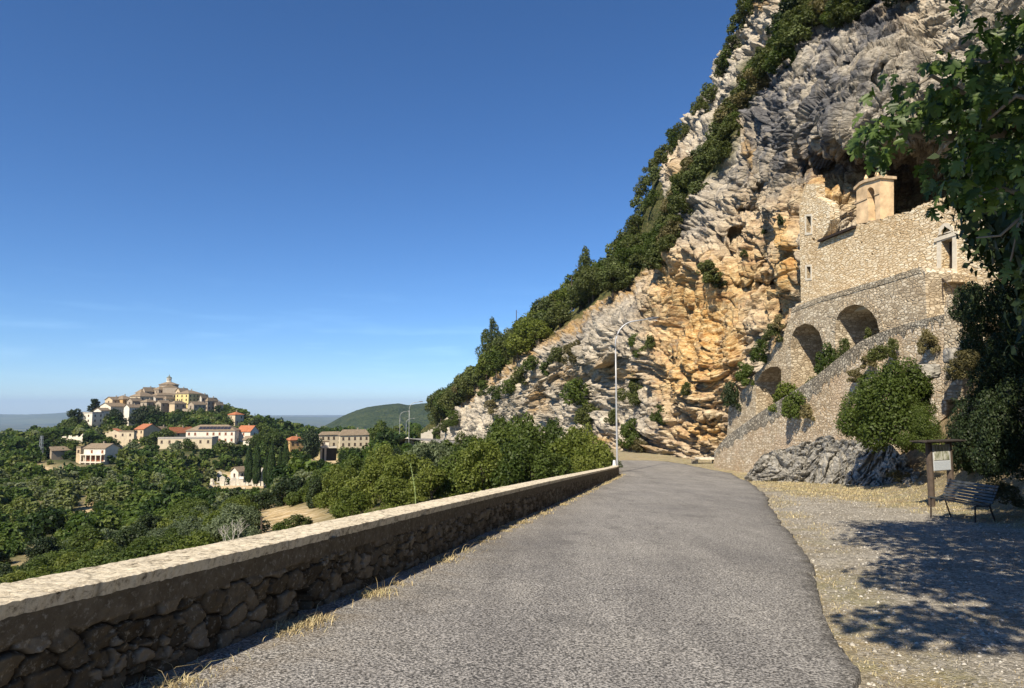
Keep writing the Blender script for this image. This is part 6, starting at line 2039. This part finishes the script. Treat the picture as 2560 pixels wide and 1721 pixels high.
for i in far_i:
    v, f, a = protos[0 if cd[i] < 220 else 1][rs.randint(5)]
    ca, sa = math.cos(rs.rand() * 6.28), math.sin(rs.rand() * 6.28)
    s = size[i]
    w = np.stack([v[:, 0] * s * 1.15, v[:, 1] * s * 1.15, v[:, 2] * s * rs.uniform(.65, 1.25) - .3], -1) + np.array([XY[i, 0], XY[i, 1], zz[i]])
    Vs.append(w)
    Fs.append(f + off)
    off += len(v)
    Ls.append(a)
    sN = float(perlin(np.array([[XY[i, 0] / 45, XY[i, 1] / 45, 3.3]]))[0])
    Ts.append(np.full(len(v), np.clip(0.45 + 0.6 * sN + rs.uniform(-.42, .42), 0, 1)))
for _ in range(900):                      # low scrub on the steep slope right behind the wall
    px_, d_ = rs.uniform(-330, 1250), rs.uniform(6, 36)
    q = hit_terr(px_, d_)
    s = rs.uniform(.5, 1.5)
    ux_, uy_ = px_of(q + np.array([0, 0, s * .95]))
    wd = np.min(np.hypot(WX - q[0], WY - q[1]))
    if uy_ < 1462 - .2 * ux_ + 14 or q[0] > float(np.interp(q[1], WY, WX)) - 1.2 - s * .6:
        continue
    v, f, a = protos[0][rs.randint(5)]
    Vs.append(v * s * np.array([1.2, 1.2, .9]) + q - np.array([0, 0, .1]))
    Fs.append(f + off)
    off += len(v)
    Ls.append(a)
    Ts.append(np.full(len(v), rs.rand()))
me = mesh_np('woodland', np.concatenate(Vs), np.concatenate(Fs))
attr(me, 'leaf', np.concatenate(Ls))
attr(me, 'tint', np.concatenate(Ts))
WOODM = foliage('woodland leaves', (0.028, 0.055, 0.010), (0.135, 0.195, 0.050), [(0.05, (0.018, 0.036, 0.009)), (0.35, (0.048, 0.085, 0.017)), (0.58, (0.095, 0.140, 0.026)), (0.74, (0.150, 0.175, 0.045)), (0.92, (0.155, 0.180, 0.105))], transl=0.28, vertex=True)
tag(link('woodland', me, WOODM), kind='stuff')
# ================================================================ fig tree
half = [(0.03, -0.10), (0.05, 0.0), (0.20, -0.03), (0.38, 0.06), (0.45, 0.19), (0.37, 0.27), (0.17, 0.27), (0.27, 0.42), (0.40, 0.58), (0.39, 0.69), (0.28, 0.69), (0.10, 0.50), (0.16, 0.70), (0.15, 0.90), (0.0, 1.05)]
outl = half + [(-x, y) for x, y in reversed(half[:-1])]
LEAF = np.array([(x, y, 0.16 * abs(x) - 0.25 * max(0, y - .4) ** 2) for x, y in outl] + [(0, y, -0.25 * max(0, y - .4) ** 2) for y in (0.0, .27, .5, .72)])
tri_idx = [tuple(t) for t in tessellate_polygon([[Vector((x, y, 0)) for x, y in outl]])]
LT = np.array(tri_idx)
FIGM = Mat('fig leaves', 0.45, 0.4)
lr = FIGM.attr('leaf')
fc = FIGM.ramp(lr, [(0.0, (0.026, 0.050, 0.010)), (0.6, (0.062, 0.105, 0.022)), (1.0, (0.13, 0.19, 0.045))])
FIGM.put(FIGM.b.inputs['Base Color'], fc)
tr = FIGM.t.nodes.new('ShaderNodeBsdfTranslucent')
FIGM.put(tr.inputs[0], FIGM.mix(1.0, fc, (1.5, 1.6, 0.5), 'MULTIPLY'))
mx = FIGM.t.nodes.new('ShaderNodeMixShader')
mx.inputs[0].default_value = 0.35
FIGM.t.links.new(FIGM.b.outputs[0], mx.inputs[1])
FIGM.t.links.new(tr.outputs[0], mx.inputs[2])
FIGM.t.links.new(mx.outputs[0], FIGM.t.nodes['Material Output'].inputs[0])

fig_base = np.array([6.0, 5.4, float(ground_z(6.0, 5.4))])
fig = empty('fig_tree', fig_base, 0, 'fig tree with big lobed leaves hanging into the frame at the upper right', 'tree')
LIMBS = []


def limb(pts, r0, r1):
    LIMBS.append(([np.array(p, float) for p in pts], r0, r1))


T1 = fig_base + np.array([0.1, 0.2, 2.2])
T2 = fig_base + np.array([-0.1, 0.4, 3.6])
limb([fig_base - np.array([0, 0, .4]), fig_base + np.array([0.05, .1, 1.2]), T1], .17, .12)
limb([T1, T2], .12, .09)
limb([T1, P(2700, 420, 6.23), P(2560, 330, 6.31), P(2440, 338, 6.38), P(2330, 348, 6.46), P(2230, 320, 6.46), P(2160, 300, 6.38)], .07, .012)
limb([P(2560, 330, 6.31), P(2420, 240, 6.08), P(2330, 190, 6.00), P(2250, 240, 6.08)], .03, .01)
limb([T2, P(2640, 120, 5.78), P(2500, 160, 5.93), P(2420, 150, 6.08)], .06, .012)
limb([T1, P(2720, 560, 5.93), P(2600, 500, 6.00), P(2500, 470, 6.08), P(2415, 505, 6.2)], .05, .01)
limb([P(2620, 520, 5.93), P(2545, 560, 5.93), P(2530, 640, 6.00), P(2520, 670, 6.00)], .016, .006)
limb([P(2600, 500, 6.00), P(2500, 590, 6.08), P(2440, 595, 6.16)], .016, .007)
limb([T2, P(2640, -60, 5.02), P(2530, -40, 5.02), P(2490, 20, 5.09)], .04, .008)
limb([T2, P(2560, -120, 6.08), P(2440, -70, 6.23), P(2380, -20, 6.31)], .04, .01)
limb([T1, P(2760, 300, 5.47), P(2640, 260, 5.47), P(2540, 240, 5.62), P(2470, 300, 5.78)], .05, .01)
# the rest of the crown, beyond the right edge of the frame
rgf = random.Random(77)
for k in range(15):
    a = 6.283 * k / 15 + rgf.uniform(-.2, .2)
    rr2 = rgf.uniform(1.4, 3.0)
    tip = np.array([6.2, 5.3, fig_base[2] + rgf.uniform(2.2, 5.4)]) + np.array([rr2 * math.cos(a), rr2 * math.sin(a) * 1.1, 0])
    px_, _ = px_of(tip)
    if px_ < 2600 and tip[1] > 1:
        tip[0] += (2620 - px_) / FPX * tip[1]
    limb([T1 if k % 2 else T2, (T2 + tip) / 2 + np.array([0, 0, .3]), tip], .05, .012)
for tip in ((6.8, 2.6, 3.6), (7.4, 3.6, 4.4), (6.4, 3.2, 2.8), (8.2, 4.6, 3.0), (8.0, 7.0, 3.4), (5.0, 3.6, 5.4), (4.2, 3.6, 5.2), (3.2, 4.2, 5.6), (4.2, 5.8, 6.2), (5.6, 6.4, 6.6), (3.6, 2.6, 5.0), (6.6, 7.4, 6.4), (1.9, 1.2, 5.8), (3.4, 2.2, 5.9), (5.4, 6.6, 7.5), (7.4, 8.0, 7.9), (6.4, 4.0, 6.1), (1.1, 1.0, 5.8), (2.4, 2.6, 6.1), (3.7, 5.3, 7.4), (4.7, 7.3, 8.3), (7.7, 9.2, 5.8)):
    limb([T2, (T2 + np.array(tip)) / 2 + np.array([0, 0, .4]), tip], .05, .012)
tm = MB()
lp, ld = [], []
rsf = np.random.RandomState(12)
for pts, r0, r1 in LIMBS:
    n = len(pts)
    tm.tube([p - fig_base for p in pts], [r0 + (r1 - r0) * i / (n - 1) for i in range(n)], 7)
    if r0 > .1:
        continue
    for i in range(n - 1):
        a, b = pts[i], pts[i + 1]
        L = np.linalg.norm(b - a)
        tfrac = (i + 1) / (n - 1)
        cnt = int(L * (20 if tfrac > .35 else 7))
        for _ in range(cnt):
            q = a + (b - a) * rsf.rand() + rsf.normal(size=3) * np.array([.22, .22, .20])
            lp.append(q + np.array([0, 0, -.06]))
# leafy clumps matching the masses in the picture
for px, py, d, rpx, cnt in [(2210, 330, 8.4, 46, 34), (2160, 350, 8.4, 34, 20), (2190, 395, 8.4, 28, 14), (2270, 260, 8.2, 56, 40), (2350, 220, 8.0, 70, 56), (2440, 250, 8.0, 90, 90), (2530, 200, 7.8, 90, 80), (2540, 360, 7.9, 90, 90), (2440, 400, 8.2, 60, 46), (2390, 330, 8.4, 60, 34), (2340, 290, 8.4, 50, 30), (2480, 120, 8.0, 60, 30), (2400, 470, 8.2, 34, 16), (2340, 520, 8.3, 20, 6), (2450, 500, 8.1, 40, 14), (2500, 430, 8, 50, 30), (2550, 60, 7.6, 40, 20), (2400, -10, 8.3, 46, 14), (2550, 650, 7.9, 46, 12), (2330, 150, 8, 26, 10), (2400, 150, 8.1, 34, 14), (2540, 480, 7.9, 50, 20), (2428, 600, 8.1, 18, 4), (2310, 420, 8.4, 20, 6), (2340, 470, 8.3, 24, 9), (2590, 560, 7.8, 50, 12)]:
    for _ in range(int(cnt * 0.95)):
        g = rsf.normal(size=3)
        g /= max(1, np.linalg.norm(g) / 1.2)
        lp.append(P(px + g[0] * rpx * .8, py + g[1] * rpx * .8, d * 0.76 + g[2] * .3))
# the crown overhead, above the frame, that shades the gravel
for cx_, cy_, cz_, rx_, ry_, rz_, cnt in [(4.6, 4.6, 5.9, 2.0, 1.9, .7, 900), (6.0, 5.8, 6.2, 1.8, 1.8, .9, 700), (2.7, 3.9, 5.5, 1.2, 1.2, .5, 120), (5.4, 6.8, 7.6, 2.4, 1.9, .8, 2500), (7.4, 8.2, 8.0, 1.8, 1.7, .9, 1500), (2.2, 1.2, 5.9, 1.3, 1.0, .4, 300), (3.6, 2.4, 6.0, 1.4, 1.4, .4, 800), (6.4, 4.0, 6.2, 1.6, 1.6, .6, 900), (4.6, 4.6, 6.4, 2.2, 1.8, .7, 350), (0.9, 0.9, 5.9, .9, .9, .35, 380), (2.3, 2.7, 6.2, 1.2, 1.1, .4, 650), (3.6, 5.4, 7.5, 1.6, 1.6, .6, 1000), (4.6, 7.4, 8.4, 1.7, 1.4, .6, 900), (7.7, 9.3, 5.8, 1.2, 1.3, .9, 900), (7.2, 5.0, 4.2, 1.6, 2.4, 1.4, 900), (7.6, 7.2, 4.6, 1.2, 1.6, 1.6, 600)]:
    for _ in range(cnt):
        g = rsf.normal(size=3)
        g *= rsf.rand() ** .4 / np.linalg.norm(g)
        q = np.array([cx_ + g[0] * rx_, cy_ + g[1] * ry_, cz_ + g[2] * rz_])
        ux, uy = px_of(q)
        if ux > 2590 or uy < -40 or q[1] < .5:
            lp.append(q)
lp = np.array(lp)
ux, uy = px_of(lp)
lp = lp[~((ux < 2112) & (uy > -80) & (uy < 1760) & (lp[:, 1] > .2))]
ux, uy = px_of(lp)
lp = lp[~((ux < 2415) & (ux > 2325) & (uy > 565) & (uy < 720) & (lp[:, 1] > .2))] if len(ux) == len(lp) else lp
ux, uy = px_of(lp)
vis = np.where((ux < 2620) & (uy > -60) & (lp[:, 1] > .3))[0]
cntn = np.array([(((lp - lp[i]) ** 2).sum(1) < .30 ** 2).sum() for i in vis])
lp = np.delete(lp, vis[cntn < 6], axis=0)
N = len(lp)
print('fig leaves', N)
# hanging: leaf axis mostly down, face turned outwards
ax = np.stack([rsf.normal(size=N) * .45 - .15, rsf.normal(size=N) * .45, -1.0 + rsf.normal(size=N) * .35], -1)
ax /= np.linalg.norm(ax, axis=1)[:, None]
nn = np.stack([rsf.normal(size=N) * .6 - .5, rsf.normal(size=N) * .6 - .6, np.abs(rsf.normal(size=N)) * .5 + .3], -1)
sd = np.cross(ax, nn)
sd /= np.linalg.norm(sd, axis=1)[:, None]
nn = np.cross(sd, ax)
sz = rsf.uniform(.075, .15, N)
sz[px_of(lp)[1] < -40] *= 1.3
LV = (lp[:, None] + sz[:, None, None] * (sd[:, None] * LEAF[None, :, :1] + ax[:, None] * LEAF[None, :, 1:2] + nn[:, None] * LEAF[None, :, 2:3]))
LF = (LT[None] + (np.arange(N) * len(LEAF))[:, None, None]).reshape(-1, 3)
me = mesh_np('crown', (LV - fig_base).reshape(-1, 3), LF)
attr(me, 'leaf', np.repeat(rsf.rand(N), len(LEAF)))
link('crown', me, FIGM.m, fig)
tm.build('branches', plain('fig bark', (0.20, 0.17, 0.135), 0.9, 0.25, 8.0), fig, sm=True)
# ================================================================ dry grass, pebbles
def blades(name, p, h, w, lean, mat, seed):
    rs_ = np.random.RandomState(seed)
    n = len(p)
    a = rs_.rand(n) * 6.283
    dr = np.stack([np.cos(a), np.sin(a), 0 * a], -1)
    sdv = np.stack([-np.sin(a), np.cos(a), 0 * a], -1)
    ln = (lean * (0.3 + rs_.rand(n)))[:, None]
    up = np.array([0, 0, 1.0])
    h, w = h[:, None], w[:, None]
    v = np.stack([p - sdv * w, p + sdv * w, p + up * h * .6 + dr * h * ln * .4 + sdv * w * .7, p + up * h * .6 + dr * h * ln * .4 - sdv * w * .7, p + up * h * (1 - .25 * ln) + dr * h * ln], 1).reshape(-1, 3)
    i = np.arange(n) * 5
    f = np.concatenate([np.stack([i, i + 1, i + 2], -1), np.stack([i, i + 2, i + 3], -1), np.stack([i + 3, i + 2, i + 4], -1)])
    me = mesh_np(name, v, f)
    attr(me, 'leaf', np.repeat(rs_.rand(n), 5))
    return tag(link(name, me, mat), kind='stuff')


m = Mat('straw', 0.8, 0.2)
m.put(m.b.inputs['Base Color'], m.ramp(m.math('ADD', m.math('MULTIPLY', m.attr('leaf'), .6), m.math('MULTIPLY', m.noise(.7), .4)), [(0.15, (0.18, 0.135, 0.065)), (0.42, (0.42, 0.33, 0.17)), (0.68, (0.58, 0.49, 0.29)), (0.88, (0.28, 0.30, 0.09))]))
STRAW = m.m
rs = np.random.RandomState(3)
GX, GY, GZ_, GG = GRASSMAP
flat = lambda a: a[:-1, :-1].ravel()
area = (np.abs((GX[:-1, 1:] - GX[:-1, :-1]) * (GY[1:, :-1] - GY[:-1, :-1]))).ravel()
dcam = np.hypot(flat(GX), flat(GY))
inview = (flat(GY) > 3.0) & (flat(GX) / np.maximum(flat(GY), .1) < 0.85) & (flat(GY) < 74)
wgt = flat(GG) * area * inview / np.maximum(dcam, 4) ** 1.35
bk_ = bank(flat(GX), flat(GY))
wgt = wgt * np.where(bk_ > 1.2, 0.5, 1.0) * (0.25 + smooth(-.25, .35, fbm(np.stack([flat(GX), flat(GY), 0 * flat(GX)], -1) / 1.3, 3)))
pick = rs.choice(len(wgt), 62000, p=wgt / wgt.sum())
jx = rs.rand(len(pick)) * np.repeat((GX[:-1, 1:] - GX[:-1, :-1]).ravel()[None], 1, 0)[0][pick]
jy = rs.rand(len(pick)) * (GY[1:, :-1] - GY[:-1, :-1]).ravel()[pick]
p = np.stack([flat(GX)[pick] + jx, flat(GY)[pick] + jy, flat(GZ_)[pick] - .01], -1)
dd = np.hypot(p[:, 0], p[:, 1])
h = rs.uniform(.02, .075, len(p)) * np.clip(dd / 14, .55, 1.5)
blades('dry_grass', p, h, np.clip(.0012 + dd * .00022, .0015, .010), np.full(len(p), 1.7), STRAW, 1)
# tufts at the wall foot
n = 42000
s = LTOT * rs.rand(n) ** 1.6
x, y, nx, ny, wh = wall_at(s)
cl = smooth(-.05, .45, perlin(np.stack([s / .8, 0 * s, 0 * s], -1)) + .5 * perlin(np.stack([s / .25, 0 * s + 5, 0 * s], -1)))
off = np.abs(0.24 + rs.normal(size=n) * .10 + .06 * perlin(np.stack([s / 1.1, 0 * s + 2, 0 * s], -1))) + .03
keep = rs.rand(n) < cl * 0.75 + .02
p = np.stack([x + nx * off, y + ny * off, gz(x + nx * off, y + ny * off) - .01], -1)[keep]
dd = np.hypot(p[:, 0], p[:, 1])
h = rs.uniform(.02, .085, len(p)) * np.where(rs.rand(len(p)) < .03, 2.6, 1)
blades('verge_grass', p, h, np.clip(.0014 + dd * .00025, .0016, .012), np.full(len(p), 1.5), STRAW, 2)
# pebbles
ico = np.array([(1, 0, 0), (-1, 0, 0), (0, 1, 0), (0, -1, 0), (0, 0, 1), (0, 0, -1)], float)
icf = np.array([(0, 2, 4), (2, 1, 4), (1, 3, 4), (3, 0, 4), (2, 0, 5), (1, 2, 5), (3, 1, 5), (0, 3, 5)])
wg = area * ((flat(GX) - np.repeat(xe, GX.shape[1] - 1, 1)[:-1].ravel()) > 0.05) * (flat(GY) > 3.2) * (flat(GX) / np.maximum(flat(GY), .1) < .82) * (flat(GY) < 30) / np.maximum(dcam, 4) ** 1.6 * (1 - .6 * flat(GG))
pick = rs.choice(len(wg), 15000, p=wg / wg.sum())
c = np.stack([flat(GX)[pick] + rs.uniform(-.06, .06, len(pick)), flat(GY)[pick] + rs.uniform(-.06, .06, len(pick)), flat(GZ_)[pick] - .002], -1)
r_ = .005 + .024 * rs.rand(len(pick)) ** 5 + .0006 * np.hypot(c[:, 0], c[:, 1])
sh = rs.uniform(.6, 1.3, (len(pick), 6, 1)) * ico[None] * np.array([1, 1, .6])
an = rs.rand(len(pick)) * 6.28
ca, sa = np.cos(an)[:, None], np.sin(an)[:, None]
sh = np.stack([sh[..., 0] * ca - sh[..., 1] * sa, sh[..., 0] * sa + sh[..., 1] * ca, sh[..., 2]], -1) * r_[:, None, None]
me = mesh_np('pebbles', (c[:, None] + sh).reshape(-1, 3), (icf[None] + (np.arange(len(pick)) * 6)[:, None, None]).reshape(-1, 3))
attr(me, 'leaf', np.repeat(rs.rand(len(pick)), 6))
m = Mat('pebble stone', 0.9, 0.15)
tag(link('pebbles', me, m.done(m.ramp(m.attr('leaf'), [(0.0, (0.16, 0.15, 0.13)), (0.6, (0.32, 0.295, 0.25)), (1.0, (0.52, 0.49, 0.43))]))), kind='stuff')
# ================================================================ haze
mb = MB().box((0, 14000, (PLAIN_Z - 2 + 330) / 2), (60000, 33000, 330 - PLAIN_Z + 2))
m = bpy.data.materials.new('haze')
m.use_nodes = True
m.node_tree.nodes.clear()
out = m.node_tree.nodes.new('ShaderNodeOutputMaterial')
pv = m.node_tree.nodes.new('ShaderNodeVolumePrincipled')
pv.inputs['Color'].default_value = (0.55, 0.74, 1.0, 1)
pv.inputs['Density'].default_value = 4.6e-5
pv.inputs['Anisotropy'].default_value = 0.0
m.node_tree.links.new(pv.outputs[0], out.inputs['Volume'])
tag(mb.build('haze', m), kind='stuff')
